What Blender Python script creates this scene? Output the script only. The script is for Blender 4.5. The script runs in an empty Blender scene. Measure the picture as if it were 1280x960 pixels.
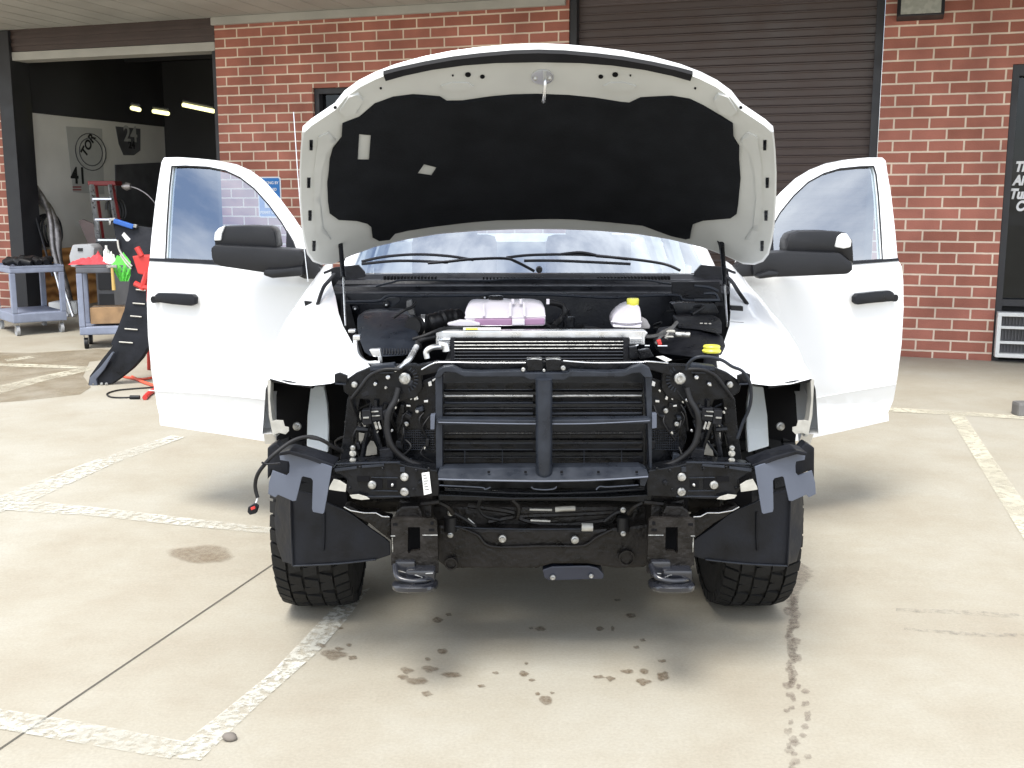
import bpy, bmesh, math, random
from mathutils import Vector, Matrix, noise
from mathutils.geometry import tessellate_polygon
random.seed(7)
R_ = math.radians
scn = bpy.context.scene
COL = scn.collection
# ------------------------------------------------------------------ camera
TH = R_(9.55); FPX = 1350.0; CAMZ = 1.6
cd = bpy.data.cameras.new('camera'); cam = bpy.data.objects.new('camera', cd); COL.objects.link(cam)
cam.location = (0, 0, CAMZ); cam.rotation_euler = (R_(90) - TH, 0, 0)
cd.sensor_width = 36; cd.lens = 36 * FPX / 1280; cd.clip_end = 2000; cd.clip_start = 0.05
scn.camera = cam
# ------------------------------------------------------------------ world and sun
SUN_EL, SUN_AZ = R_(64), R_(200)          # azimuth from +Y clockwise (towards +X): behind the camera, slightly left
w = bpy.data.worlds.new('World'); scn.world = w; w.use_nodes = True
nt = w.node_tree; nt.nodes.clear()
out = nt.nodes.new('ShaderNodeOutputWorld'); bg = nt.nodes.new('ShaderNodeBackground')
sky = nt.nodes.new('ShaderNodeTexSky'); sky.sky_type = 'NISHITA'; sky.sun_disc = False
sky.sun_elevation = SUN_EL; sky.sun_rotation = SUN_AZ; sky.air_density = 1.0; sky.dust_density = 1.5
tc = nt.nodes.new('ShaderNodeTexCoord'); mp = nt.nodes.new('ShaderNodeMapping'); mp.inputs['Scale'].default_value = (1.6, 1.6, 4.5)
nz = nt.nodes.new('ShaderNodeTexNoise'); nz.inputs['Scale'].default_value = 1.9; nz.inputs['Detail'].default_value = 7; nz.inputs['Roughness'].default_value = .58
cr = nt.nodes.new('ShaderNodeValToRGB'); cr.color_ramp.elements[0].position = .34; cr.color_ramp.elements[1].position = .62
mx = nt.nodes.new('ShaderNodeMix'); mx.data_type = 'RGBA'
nt.links.new(tc.outputs['Generated'], mp.inputs['Vector']); nt.links.new(mp.outputs[0], nz.inputs['Vector'])
nt.links.new(nz.outputs['Fac'], cr.inputs[0]); nt.links.new(cr.outputs[0], mx.inputs[0])
nt.links.new(sky.outputs[0], mx.inputs[6]); mx.inputs[7].default_value = (9.2, 9.4, 9.8, 1)
nt.links.new(mx.outputs[2], bg.inputs[0]); bg.inputs[1].default_value = 0.12
nt.links.new(bg.outputs[0], out.inputs[0])
sl = bpy.data.lights.new('sun', 'SUN'); sl.energy = 2.0; sl.angle = R_(24); sl.color = (1, .965, .90)
so = bpy.data.objects.new('sun', sl); COL.objects.link(so)
sd = Vector((math.sin(SUN_AZ) * math.cos(SUN_EL), math.cos(SUN_AZ) * math.cos(SUN_EL), math.sin(SUN_EL)))
so.rotation_euler = (-sd).to_track_quat('-Z', 'Y').to_euler(); so.location = (0, -5, 20)
scn.view_settings.view_transform = 'Standard'; scn.view_settings.look = 'None'
scn.view_settings.exposure = 1.18; scn.view_settings.gamma = 1
# ------------------------------------------------------------------ projection helpers
CO = Vector((0, 0, CAMZ)); FW = Vector((0, math.cos(TH), -math.sin(TH))); UP = Vector((0, math.sin(TH), math.cos(TH))); RT = Vector((1, 0, 0))
def ray(px, py): return FW + RT * ((px - 640) / FPX) + UP * ((480 - py) / FPX)
def atY(px, py, Y):
    d = ray(px, py); return CO + d * (Y / d.y)
def hit(px, py, F, a=1.0, b=25.0, n=140):
    d = ray(px, py); t0 = a; f0 = F(CO + d * t0)
    for i in range(1, n + 1):
        t1 = a + (b - a) * i / n; f1 = F(CO + d * t1)
        if f0 * f1 <= 0:
            for _ in range(30):
                tm = (t0 + t1) / 2; fm = F(CO + d * tm)
                if f0 * fm <= 0: t1 = tm
                else: t0 = tm; f0 = fm
            return CO + d * ((t0 + t1) / 2)
        t0, f0 = t1, f1
    return CO + d * b
def gz(Y): return 0.0 if Y < 4.3 else (.028 * (Y - 4.3) if Y < 14 else .028 * 9.7)
def G(px, py, h=0): return hit(px, py, lambda P: P.z - gz(P.y) - h, 1.0, 30, 300)
def ax(Y): return .098 - .018 * (Y - 3.45)          # truck centre line
def mir(P, s): return Vector((2 * ax(P.y) - P.x, P.y, P.z)) if s > 0 else P
# ------------------------------------------------------------------ materials
def rgb(h):
    c = [int(h[i:i + 2], 16) / 255 for i in (0, 2, 4)]
    return tuple(x / 12.92 if x <= .04045 else ((x + .055) / 1.055) ** 2.4 for x in c)
def mat(name, col, rough=.5, metal=0, var=.12, vscale=6, bump=0, bscale=60, spec=.5, coat=0, emit=None, rvar=.12):
    m = bpy.data.materials.new(name); m.use_nodes = True; n = m.node_tree; p = n.nodes['Principled BSDF']
    if isinstance(col, str): col = rgb(col)
    p.inputs['Metallic'].default_value = metal; p.inputs['Specular IOR Level'].default_value = spec
    p.inputs['Coat Weight'].default_value = coat; p.inputs['Coat Roughness'].default_value = .06
    t = n.nodes.new('ShaderNodeTexCoord'); no = n.nodes.new('ShaderNodeTexNoise'); no.inputs['Scale'].default_value = vscale; no.inputs['Detail'].default_value = 5
    n.links.new(t.outputs['Object'], no.inputs['Vector'])
    mr = n.nodes.new('ShaderNodeMapRange'); mr.inputs[1].default_value = .3; mr.inputs[2].default_value = .7; mr.inputs[3].default_value = 1 - var; mr.inputs[4].default_value = 1 + var
    n.links.new(no.outputs['Fac'], mr.inputs[0])
    vm = n.nodes.new('ShaderNodeVectorMath'); vm.operation = 'SCALE'; vm.inputs[0].default_value = col
    n.links.new(mr.outputs[0], vm.inputs['Scale']); n.links.new(vm.outputs[0], p.inputs['Base Color'])
    r2 = n.nodes.new('ShaderNodeMapRange'); r2.inputs[1].default_value = .3; r2.inputs[2].default_value = .7; r2.inputs[3].default_value = max(0, rough - rvar); r2.inputs[4].default_value = min(1, rough + rvar)
    n.links.new(no.outputs['Fac'], r2.inputs[0]); n.links.new(r2.outputs[0], p.inputs['Roughness'])
    if bump:
        nb = n.nodes.new('ShaderNodeTexNoise'); nb.inputs['Scale'].default_value = bscale; nb.inputs['Detail'].default_value = 4
        n.links.new(t.outputs['Object'], nb.inputs['Vector'])
        b = n.nodes.new('ShaderNodeBump'); b.inputs['Strength'].default_value = bump; b.inputs['Distance'].default_value = .01
        n.links.new(nb.outputs['Fac'], b.inputs['Height']); n.links.new(b.outputs[0], p.inputs['Normal'])
    if emit:
        p.inputs['Emission Color'].default_value = (*emit[0], 1); p.inputs['Emission Strength'].default_value = emit[1]
    return m
M = {}
M['white'] = mat('white_paint', (.77, .78, .785), .25, var=.015, vscale=3, coat=.6, rvar=.04)
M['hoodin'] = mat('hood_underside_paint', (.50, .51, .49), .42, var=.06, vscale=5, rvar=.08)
M['black'] = mat('black_painted_steel', (.005, .0055, .007), .27, var=.5, vscale=22, rvar=.14, bump=.22, bscale=35, spec=.24)
M['plastic'] = mat('black_plastic', (.008, .0085, .011), .40, var=.3, vscale=20, rvar=.16, bump=.12, bscale=90, spec=.24)
M['softblack'] = mat('cavity_dark_and_plastic', (.0035, .0035, .0045), .8, var=.3, spec=.15)  # near-black for real parts and for the darkness inside cavities
M['greyplastic'] = mat('grey_black_plastic', (.018, .0215, .029), .36, var=.25, vscale=16, rvar=.14, bump=.08, bscale=60, spec=.28)
M['bracket'] = mat('grey_bracket_plastic', (.085, .098, .13), .45, var=.08, rvar=.08)
M['liner'] = mat('liner_plastic', (.009, .010, .0135), .45, var=.5, vscale=9, rvar=.2, bump=.2, bscale=30, spec=.22)
M['mirror'] = mat('textured_mirror_plastic', (.009, .0095, .0115), .40, var=.25, vscale=6, bump=.15, bscale=400, spec=.35)
M['pad'] = mat('hood_insulation_felt', (.010, .011, .013), .95, var=.25, vscale=9, bump=.35, bscale=160, spec=.1)
M['steel'] = mat('zinc_bolt_metal', (.40, .40, .385), .38, metal=.85, var=.4, vscale=60, rvar=.2, bump=.2)
M['alu'] = mat('brushed_aluminium', (.72, .73, .74), .32, metal=.9, var=.1, vscale=20)
M['galv'] = mat('pale_primer_metal', (.42, .41, .37), .5, metal=.3, var=.15, vscale=30, bump=.1)
M['dirty'] = mat('dirty_frame_steel', (.012, .0105, .0095), .40, metal=.08, var=.6, vscale=18, bump=.5, bscale=55, rvar=.25, spec=.26)
M['tyre'] = mat('tyre_rubber', (.012, .0118, .0115), .75, var=.3, vscale=14, bump=.2, bscale=120, spec=.3)
M['rubber'] = mat('rubber_hose', (.009, .009, .010), .5, var=.2, spec=.3)
M['fin'] = mat('radiator_fins', (.010, .011, .012), .5, metal=.2, var=.3, bump=.8, bscale=500)
M['tank'] = mat('translucent_white_plastic', (.60, .57, .61), .3, var=.05)
M['coolant'] = mat('purple_coolant', (.30, .17, .28), .35, var=.15)
M['yellow'] = mat('yellow_cap_plastic', (.72, .68, .08), .4, var=.08)
M['label'] = mat('white_label', (.72, .72, .70), .6, var=.06, vscale=60)
M['red'] = mat('red_paint', (.50, .035, .03), .45, var=.15)
M['darkred'] = mat('dull_red_fibreglass', (.24, .03, .03), .5, var=.2)
M['redcloth'] = mat('red_shop_cloth', (.50, .05, .06), .9, var=.3, vscale=25)
M['green'] = mat('green_shop_cloth', (.09, .46, .06), .9, var=.25, vscale=25)
M['whitecloth'] = mat('white_cloth', (.7, .7, .68), .9, var=.1)
M['blue'] = mat('blue_plastic', (.02, .10, .38), .4, var=.15)
M['cartgrey'] = mat('cart_grey_plastic', (.22, .25, .33), .6, var=.15, vscale=10, bump=.1)
M['cartdark'] = mat('cart_dark_grey', (.10, .105, .12), .6, var=.2)
M['card'] = mat('cardboard', (.30, .19, .10), .85, var=.2, vscale=12)
M['brown'] = mat('brown_enamel', (.066, .045, .039), .42, var=.12, vscale=4)
M['jamb'] = mat('dark_jamb_metal', (.022, .022, .025), .5, var=.15)
M['trim'] = mat('pale_soffit_trim', (.42, .41, .37), .7, var=.1, vscale=3)
M['soffit'] = mat('soffit_panel_paint', (.40, .40, .37), .75, var=.1, vscale=2)
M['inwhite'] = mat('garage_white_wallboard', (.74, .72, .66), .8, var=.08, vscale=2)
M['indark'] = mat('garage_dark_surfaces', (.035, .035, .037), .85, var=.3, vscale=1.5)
M['ply'] = mat('stained_plywood', (.36, .16, .055), .6, var=.45, vscale=5)
M['greymetal'] = mat('grey_cabinet_metal', (.10, .10, .105), .5, var=.3, vscale=5)
M['greybox'] = mat('light_grey_box', (.36, .37, .38), .6, var=.1)
M['pipe'] = mat('used_exhaust_steel', (.30, .28, .27), .38, metal=.7, var=.5, vscale=14, bump=.2)
M['paper'] = mat('poster_paper', (.48, .48, .45), .8, var=.05)
M['ink'] = mat('black_ink', (.015, .015, .015), .8)
M['redink'] = mat('red_ink', (.35, .05, .05), .8)
M['signblue'] = mat('sign_blue', (.012, .16, .48), .45, var=.05)
M['signwhite'] = mat('sign_white', (.75, .75, .75), .5, var=.03)
M['lamp'] = mat('fluorescent_tube', (.8, .8, .7), .4, emit=((1, .95, .42), .9))
M['wood'] = mat('hammer_wood', (.55, .38, .12), .5, var=.15)
M['orange'] = mat('orange_red_cord', (.70, .10, .05), .5)
M['seat'] = mat('seat_cloth', (.05, .05, .055), .9, var=.2)
M['lens'] = mat('lamp_lens_glass', (.42, .42, .36), .25, var=.1, vscale=20)
M['copper'] = mat('engine_cast_metal', (.10, .10, .10), .5, metal=.6, var=.4, vscale=20)
M['ac'] = mat('white_grille_paint', (.70, .71, .69), .5, var=.05)
def glass(name, tint, refl, rough=.01, alpha=.5):
    m = bpy.data.materials.new(name); m.use_nodes = True; n = m.node_tree; n.nodes.clear()
    o = n.nodes.new('ShaderNodeOutputMaterial'); mixn = n.nodes.new('ShaderNodeMixShader'); tr = n.nodes.new('ShaderNodeBsdfTransparent'); tr.inputs[0].default_value = (*tint, 1)
    gl = n.nodes.new('ShaderNodeBsdfGlossy'); gl.inputs['Roughness'].default_value = rough; gl.inputs[0].default_value = (.9, .95, 1, 1)
    lw = n.nodes.new('ShaderNodeLayerWeight'); lw.inputs[0].default_value = .5
    pw = n.nodes.new('ShaderNodeMath'); pw.operation = 'POWER'; pw.inputs[1].default_value = 4.0; n.links.new(lw.outputs['Facing'], pw.inputs[0])
    ad = n.nodes.new('ShaderNodeMath'); ad.operation = 'MULTIPLY_ADD'; ad.inputs[1].default_value = .6; ad.inputs[2].default_value = refl; ad.use_clamp = True
    n.links.new(pw.outputs[0], ad.inputs[0]); n.links.new(ad.outputs[0], mixn.inputs[0]); n.links.new(tr.outputs[0], mixn.inputs[1]); n.links.new(gl.outputs[0], mixn.inputs[2]); n.links.new(mixn.outputs[0], o.inputs[0])
    return m
M['glass'] = glass('door_glass', (.68, .76, .78), .32)
M['wglass'] = glass('windshield_glass', (.40, .46, .47), .40)
M['shopglass'] = glass('shop_window_glass', (.25, .25, .26), .03, .03)
# brick
def brick_mat(name, offx, offz):
    m = bpy.data.materials.new(name); m.use_nodes = True; n = m.node_tree; p = n.nodes['Principled BSDF']; p.inputs['Roughness'].default_value = .85
    t = n.nodes.new('ShaderNodeTexCoord'); s = n.nodes.new('ShaderNodeSeparateXYZ'); c = n.nodes.new('ShaderNodeCombineXYZ')
    a1 = n.nodes.new('ShaderNodeMath'); a1.inputs[1].default_value = offx; a2 = n.nodes.new('ShaderNodeMath'); a2.inputs[1].default_value = offz
    a0 = n.nodes.new('ShaderNodeMath'); n.links.new(s.outputs[0], a0.inputs[0]); n.links.new(s.outputs[1], a0.inputs[1])
    n.links.new(t.outputs['Object'], s.inputs[0]); n.links.new(a0.outputs[0], a1.inputs[0]); n.links.new(s.outputs[2], a2.inputs[0])
    n.links.new(a1.outputs[0], c.inputs[0]); n.links.new(a2.outputs[0], c.inputs[1])
    # slight wobble of the joints
    nw = n.nodes.new('ShaderNodeTexNoise'); nw.inputs['Scale'].default_value = 14; nw.inputs['Detail'].default_value = 3; n.links.new(t.outputs['Object'], nw.inputs['Vector'])
    vs = n.nodes.new('ShaderNodeVectorMath'); vs.operation = 'SCALE'; vs.inputs['Scale'].default_value = .005; n.links.new(nw.outputs['Color'], vs.inputs[0])
    va = n.nodes.new('ShaderNodeVectorMath'); n.links.new(c.outputs[0], va.inputs[0]); n.links.new(vs.outputs[0], va.inputs[1])
    b = n.nodes.new('ShaderNodeTexBrick'); n.links.new(va.outputs[0], b.inputs['Vector'])
    b.offset = .5; b.inputs['Scale'].default_value = 1; b.inputs['Brick Width'].default_value = .3048; b.inputs['Row Height'].default_value = .1016
    b.inputs['Mortar Size'].default_value = .0085; b.inputs['Mortar Smooth'].default_value = .15; b.inputs['Bias'].default_value = 0
    b.inputs['Color1'].default_value = (.31, .112, .076, 1); b.inputs['Color2'].default_value = (.41, .155, .112, 1); b.inputs['Mortar'].default_value = (.70, .57, .45, 1)
    n2 = n.nodes.new('ShaderNodeTexNoise'); n2.inputs['Scale'].default_value = 2.3; n2.inputs['Detail'].default_value = 8; n.links.new(t.outputs['Object'], n2.inputs['Vector'])
    mr = n.nodes.new('ShaderNodeMapRange'); mr.inputs[1].default_value = .3; mr.inputs[2].default_value = .7; mr.inputs[3].default_value = .78; mr.inputs[4].default_value = 1.25; n.links.new(n2.outputs['Fac'], mr.inputs[0])
    vm = n.nodes.new('ShaderNodeVectorMath'); vm.operation = 'SCALE'; n.links.new(b.outputs['Color'], vm.inputs[0]); n.links.new(mr.outputs[0], vm.inputs['Scale']); n.links.new(vm.outputs[0], p.inputs['Base Color'])
    n3 = n.nodes.new('ShaderNodeTexNoise'); n3.inputs['Scale'].default_value = 70; n.links.new(t.outputs['Object'], n3.inputs['Vector'])
    ma = n.nodes.new('ShaderNodeMath'); ma.operation = 'MULTIPLY_ADD'; ma.inputs[1].default_value = -1.0; n.links.new(b.outputs['Fac'], ma.inputs[0]); n.links.new(n3.outputs['Fac'], ma.inputs[2])
    bu = n.nodes.new('ShaderNodeBump'); bu.inputs['Strength'].default_value = .5; bu.inputs['Distance'].default_value = .006; n.links.new(ma.outputs[0], bu.inputs['Height']); n.links.new(bu.outputs[0], p.inputs['Normal'])
    return m
def concrete_mat():
    m = bpy.data.materials.new('parking_concrete'); m.use_nodes = True; n = m.node_tree; p = n.nodes['Principled BSDF']; p.inputs['Roughness'].default_value = .8; p.inputs['Specular IOR Level'].default_value = .3
    t = n.nodes.new('ShaderNodeTexCoord')
    def N(sc, det, rough=.55, stretch=None):
        x = n.nodes.new('ShaderNodeTexNoise'); x.inputs['Scale'].default_value = sc; x.inputs['Detail'].default_value = det; x.inputs['Roughness'].default_value = rough
        if stretch:
            mm = n.nodes.new('ShaderNodeMapping'); mm.inputs['Scale'].default_value = stretch; mm.inputs['Rotation'].default_value = (0, 0, .5); n.links.new(t.outputs['Object'], mm.inputs[0]); n.links.new(mm.outputs[0], x.inputs['Vector'])
        else: n.links.new(t.outputs['Object'], x.inputs['Vector'])
        return x
    big = N(.45, 6, .6); mid = N(2.2, 8, .65); fine = N(90, 4, .7); strk = N(3, 5, .6, (1, 9, 1))
    r = n.nodes.new('ShaderNodeValToRGB'); e = r.color_ramp.elements
    e[0].position = .30; e[0].color = (.27, .232, .175, 1); e[1].position = .68; e[1].color = (.375, .358, .305, 1)
    x = r.color_ramp.elements.new(.5); x.color = (.325, .298, .238, 1)
    mixf = n.nodes.new('ShaderNodeMath'); mixf.operation = 'MULTIPLY_ADD'; mixf.inputs[1].default_value = .55
    m2 = n.nodes.new('ShaderNodeMath'); m2.operation = 'MULTIPLY'; m2.inputs[1].default_value = .45
    n.links.new(mid.outputs['Fac'], m2.inputs[0]); n.links.new(big.outputs['Fac'], mixf.inputs[0]); n.links.new(m2.outputs[0], mixf.inputs[2]); n.links.new(mixf.outputs[0], r.inputs[0])
    s1 = n.nodes.new('ShaderNodeMapRange'); s1.inputs[1].default_value = .3; s1.inputs[2].default_value = .7; s1.inputs[3].default_value = .90; s1.inputs[4].default_value = 1.08; n.links.new(fine.outputs['Fac'], s1.inputs[0])
    s2 = n.nodes.new('ShaderNodeMapRange'); s2.inputs[1].default_value = .35; s2.inputs[2].default_value = .7; s2.inputs[3].default_value = .985; s2.inputs[4].default_value = 1.012; n.links.new(strk.outputs['Fac'], s2.inputs[0])
    mu = n.nodes.new('ShaderNodeMath'); mu.operation = 'MULTIPLY'; n.links.new(s1.outputs[0], mu.inputs[0]); n.links.new(s2.outputs[0], mu.inputs[1])
    vm = n.nodes.new('ShaderNodeVectorMath'); vm.operation = 'SCALE'; n.links.new(r.outputs[0], vm.inputs[0]); n.links.new(mu.outputs[0], vm.inputs['Scale']); n.links.new(vm.outputs[0], p.inputs['Base Color'])
    b = n.nodes.new('ShaderNodeBump'); b.inputs['Strength'].default_value = .25; b.inputs['Distance'].default_value = .004; n.links.new(fine.outputs['Fac'], b.inputs['Height']); n.links.new(b.outputs[0], p.inputs['Normal'])
    return m
def decal_mat(name, col, scale, lo, hi, amin, amax, rough=.7, stretch=None):
    """a thin layer on the concrete whose cover is broken up by noise"""
    m = bpy.data.materials.new(name); m.use_nodes = True; n = m.node_tree; p = n.nodes['Principled BSDF']; p.inputs['Roughness'].default_value = rough; p.inputs['Base Color'].default_value = (*col, 1)
    t = n.nodes.new('ShaderNodeTexCoord'); x = n.nodes.new('ShaderNodeTexNoise'); x.inputs['Scale'].default_value = scale; x.inputs['Detail'].default_value = 7; x.inputs['Roughness'].default_value = .65
    n.links.new(t.outputs['Object'], x.inputs['Vector'])
    mr = n.nodes.new('ShaderNodeMapRange'); mr.inputs[1].default_value = lo; mr.inputs[2].default_value = hi; mr.inputs[3].default_value = amin; mr.inputs[4].default_value = amax; n.links.new(x.outputs['Fac'], mr.inputs[0])
    y = n.nodes.new('ShaderNodeTexNoise'); y.inputs['Scale'].default_value = 2.4; y.inputs['Detail'].default_value = 3; n.links.new(t.outputs['Object'], y.inputs['Vector'])
    m2 = n.nodes.new('ShaderNodeMapRange'); m2.inputs[1].default_value = .34; m2.inputs[2].default_value = .6; m2.inputs[3].default_value = .35 if 'line' in name else .7; m2.inputs[4].default_value = 1; n.links.new(y.outputs['Fac'], m2.inputs[0])
    mm = n.nodes.new('ShaderNodeMath'); mm.operation = 'MULTIPLY'; n.links.new(mr.outputs[0], mm.inputs[0]); n.links.new(m2.outputs[0], mm.inputs[1]); n.links.new(mm.outputs[0], p.inputs['Alpha'])
    return m
M['concrete'] = concrete_mat()
M['linepaint'] = decal_mat('worn_white_line_paint', (.60, .59, .52), 30, .41, .55, .05, .8)
M['linepaint2'] = decal_mat('pale_line_paint', (.60, .57, .45), 22, .36, .52, .25, .8)
M['stain'] = decal_mat('brown_drip_stain', (.14, .092, .05), 60, .30, .62, .18, .66)
M['tan'] = decal_mat('tan_damp_stain', (.19, .135, .08), 34, .28, .62, .15, .6)
M['wet'] = decal_mat('damp_drip_stain', (.20, .16, .125), 48, .32, .6, .12, .55)
M['damp'] = decal_mat('damp_concrete_patch', (.22, .17, .10), 3, .35, .6, .25, .55)
M['joint'] = mat('concrete_joint', (.09, .08, .062), .9)
# ------------------------------------------------------------------ mesh helpers
ROOTLOC = {}
def tag(o, label=None, cat=None, group=None, kind=None):
    if label: o['label'] = label
    if cat: o['category'] = cat
    if group: o['group'] = group
    if kind: o['kind'] = kind
    return o
def empty(name, loc, label, cat, group=None, rz=0):
    o = bpy.data.objects.new(name, None); COL.objects.link(o); o.location = loc; o.rotation_euler = (0, 0, rz); o.empty_display_size = .2
    tag(o, label, cat, group); return o
def wmat(o):
    m = Matrix.Translation(o.location) @ o.rotation_euler.to_matrix().to_4x4()
    return (wmat(o.parent) @ m) if o.parent else m
def obj(name, bm, m, parent=None, smooth=None, origin=None):
    """bm in WORLD coordinates"""
    bmesh.ops.remove_doubles(bm, verts=bm.verts, dist=1e-6)
    bmesh.ops.recalc_face_normals(bm, faces=bm.faces)
    if parent: inv = wmat(parent).inverted()
    else:
        if origin is None:
            n = max(1, len(bm.verts)); c = sum((v.co for v in bm.verts), Vector()) / n
            origin = Vector((c.x, c.y, min(v.co.z for v in bm.verts)))
        inv = Matrix.Translation(-Vector(origin))
    bmesh.ops.transform(bm, matrix=inv, verts=bm.verts)
    me = bpy.data.meshes.new(name); bm.to_mesh(me); bm.free()
    if smooth is not None:
        me.polygons.foreach_set('use_smooth', [True] * len(me.polygons))
        try: me.set_sharp_from_angle(angle=R_(smooth))
        except Exception: pass
    if m: me.materials.append(M[m] if isinstance(m, str) else m)
    o = bpy.data.objects.new(name, me); COL.objects.link(o)
    if parent: o.parent = parent
    else: o.location = origin
    return o
def bevel(bm, wdt, seg=2, ang=25):
    if wdt <= 0: return
    es = [e for e in bm.edges if len(e.link_faces) == 2 and e.calc_face_angle(0) > R_(ang)]
    if es: bmesh.ops.bevel(bm, geom=es, offset=wdt, segments=seg, affect='EDGES', clamp_overlap=True, profile=.6)
def add_prism(bm, pts, vec, bev=0):
    """closed polygon pts extruded by vec, into bm"""
    b = bmesh.new(); vs = [b.verts.new(p) for p in pts]; f = b.faces.new(vs)
    r = bmesh.ops.extrude_face_region(b, geom=[f]); nv = [g for g in r['geom'] if isinstance(g, bmesh.types.BMVert)]
    bmesh.ops.translate(b, vec=vec, verts=nv); bmesh.ops.recalc_face_normals(b, faces=b.faces)
    bevel(b, bev)
    join(bm, b)
def join(bm, b):
    me = bpy.data.meshes.new('t'); b.to_mesh(me); b.free(); bm.from_mesh(me); bpy.data.meshes.remove(me)
def add_box(bm, x0, x1, y0, y1, z0, z1, bev=0):
    add_prism(bm, [Vector((x0, y0, z0)), Vector((x1, y0, z0)), Vector((x1, y0, z1)), Vector((x0, y0, z1))], Vector((0, y1 - y0, 0)), bev)
def smoothpath(P, k=6):
    if len(P) < 3: return P
    o = []
    for i in range(len(P) - 1):
        a = P[max(0, i - 1)]; b = P[i]; c = P[i + 1]; d = P[min(len(P) - 1, i + 2)]
        for j in range(k):
            t = j / k
            o.append(.5 * ((2 * b) + (c - a) * t + (2 * a - 5 * b + 4 * c - d) * t * t + (-a + 3 * b - 3 * c + d) * t ** 3))
    o.append(P[-1]); return o
def add_tube(bm, P, r, n=8, smooth=True, rf=None):
    P = [Vector(p) for p in P]
    if smooth: P = smoothpath(P)
    up = Vector((.13, .21, .97)).normalized(); rings = []
    for i, p in enumerate(P):
        d = (P[min(i + 1, len(P) - 1)] - P[max(i - 1, 0)]).normalized()
        u = up - d * up.dot(d); u.normalize() if u.length > 1e-3 else None
        if u.length < .5: u = Vector((1, 0, 0))
        up = u; v = d.cross(u); rr = r * (rf(i / max(1, len(P) - 1)) if rf else 1)
        rings.append([bm.verts.new(p + (u * math.cos(2 * math.pi * k / n) + v * math.sin(2 * math.pi * k / n)) * rr) for k in range(n)])
    for a, b in zip(rings, rings[1:]):
        for k in range(n): bm.faces.new((a[k], a[(k + 1) % n], b[(k + 1) % n], b[k]))
    bm.faces.new(rings[0][::-1]); bm.faces.new(rings[-1])
def add_cyl(bm, c, axis, r, h, n=16, r2=None):
    c = Vector(c); a = Vector(axis).normalized(); u = a.orthogonal().normalized(); v = a.cross(u); r2 = r if r2 is None else r2
    A = [bm.verts.new(c + (u * math.cos(2 * math.pi * k / n) + v * math.sin(2 * math.pi * k / n)) * r) for k in range(n)]
    B = [bm.verts.new(c + a * h + (u * math.cos(2 * math.pi * k / n) + v * math.sin(2 * math.pi * k / n)) * r2) for k in range(n)]
    for k in range(n): bm.faces.new((A[k], A[(k + 1) % n], B[(k + 1) % n], B[k]))
    bm.faces.new(A[::-1]); bm.faces.new(B)
def add_lathe(bm, c, prof, axis='Z', n=24):
    c = Vector(c); rings = []
    for r, h in prof:
        ring = []
        for k in range(n):
            a = 2 * math.pi * k / n; x, y = r * math.cos(a), r * math.sin(a)
            v = {'Z': Vector((x, y, h)), 'Y': Vector((x, h, y)), 'X': Vector((h, x, y))}[axis]
            ring.append(bm.verts.new(c + v))
        rings.append(ring)
    for a, b in zip(rings, rings[1:]):
        for k in range(n): bm.faces.new((a[k], a[(k + 1) % n], b[(k + 1) % n], b[k]))
    bm.faces.new(rings[0][::-1]); bm.faces.new(rings[-1])
def tracepts(poly, Y, s=-1):
    return [mir(atY(x, y, Y(x, y) if callable(Y) else Y), s) for x, y in poly]
def plate(name, parent, m, poly, Y, dep=.02, bev=.003, s=-1, holes=(), smooth=None):
    b = bmesh.new()
    if not holes: add_prism(b, tracepts(poly, Y, s), Vector((0, dep, 0)), bev)
    else:
        loops = [tracepts(l, Y, s) for l in [poly, *holes]]
        flat = [p for l in loops for p in l]
        tri = tessellate_polygon([[Vector((p.x, p.z, 0)) for p in l] for l in loops])
        fv = [b.verts.new(p) for p in flat]; bv = [b.verts.new(p + Vector((0, dep, 0))) for p in flat]
        for a, c, d in tri:
            b.faces.new((fv[a], fv[c], fv[d])); b.faces.new((bv[d], bv[c], bv[a]))
        k = 0
        for l in loops:
            for i in range(len(l)):
                j = k + (i + 1) % len(l); b.faces.new((fv[k + i], fv[j], bv[j], bv[k + i]))
            k += len(l)
    return obj(name, b, m, parent, smooth)
JOIN = {'cooler_tank_x', 'label_print', 'fuse_box_marks'}
def plates(name, parent, m, polys, Y, dep=.02, bev=.002, s=-1):
    if name not in JOIN and parent:
        for p in polys: o = plate(name, parent, m, p, Y, dep, bev, s)
        return o
    b = bmesh.new()
    for p in polys: add_prism(b, tracepts(p, Y, s), Vector((0, dep, 0)), bev)
    return obj(name, b, m, parent)
def rod(name, parent, m, pts, r, s=-1, n=8, smooth=True, rf=None, sm=50):
    b = bmesh.new(); add_tube(b, [mir(atY(*p), s) for p in pts], r, n, smooth, rf)
    return obj(name, b, m, parent, sm)
def rods(name, parent, m, lists, r, s=-1, n=6, smooth=True):
    for pts in lists: o = rod(name, parent, m, pts, r, s, n, smooth)
    return o
def bolt(parent, px, py, Y, rpx=5, s=-1, m='steel', name='bolt'):
    P = mir(atY(px, py, Y), s); r = rpx / FPX * Y; b = bmesh.new()
    add_lathe(b, P, [(r, .004), (r, 0), (r * .86, -.003), (r * .62, -.004)], 'Y', 20)
    add_cyl(b, P + Vector((0, -.003, 0)), (0, -1, 0), r * .62, .009, 6, r * .56)
    return obj(name, b, m, parent, 30)
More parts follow.
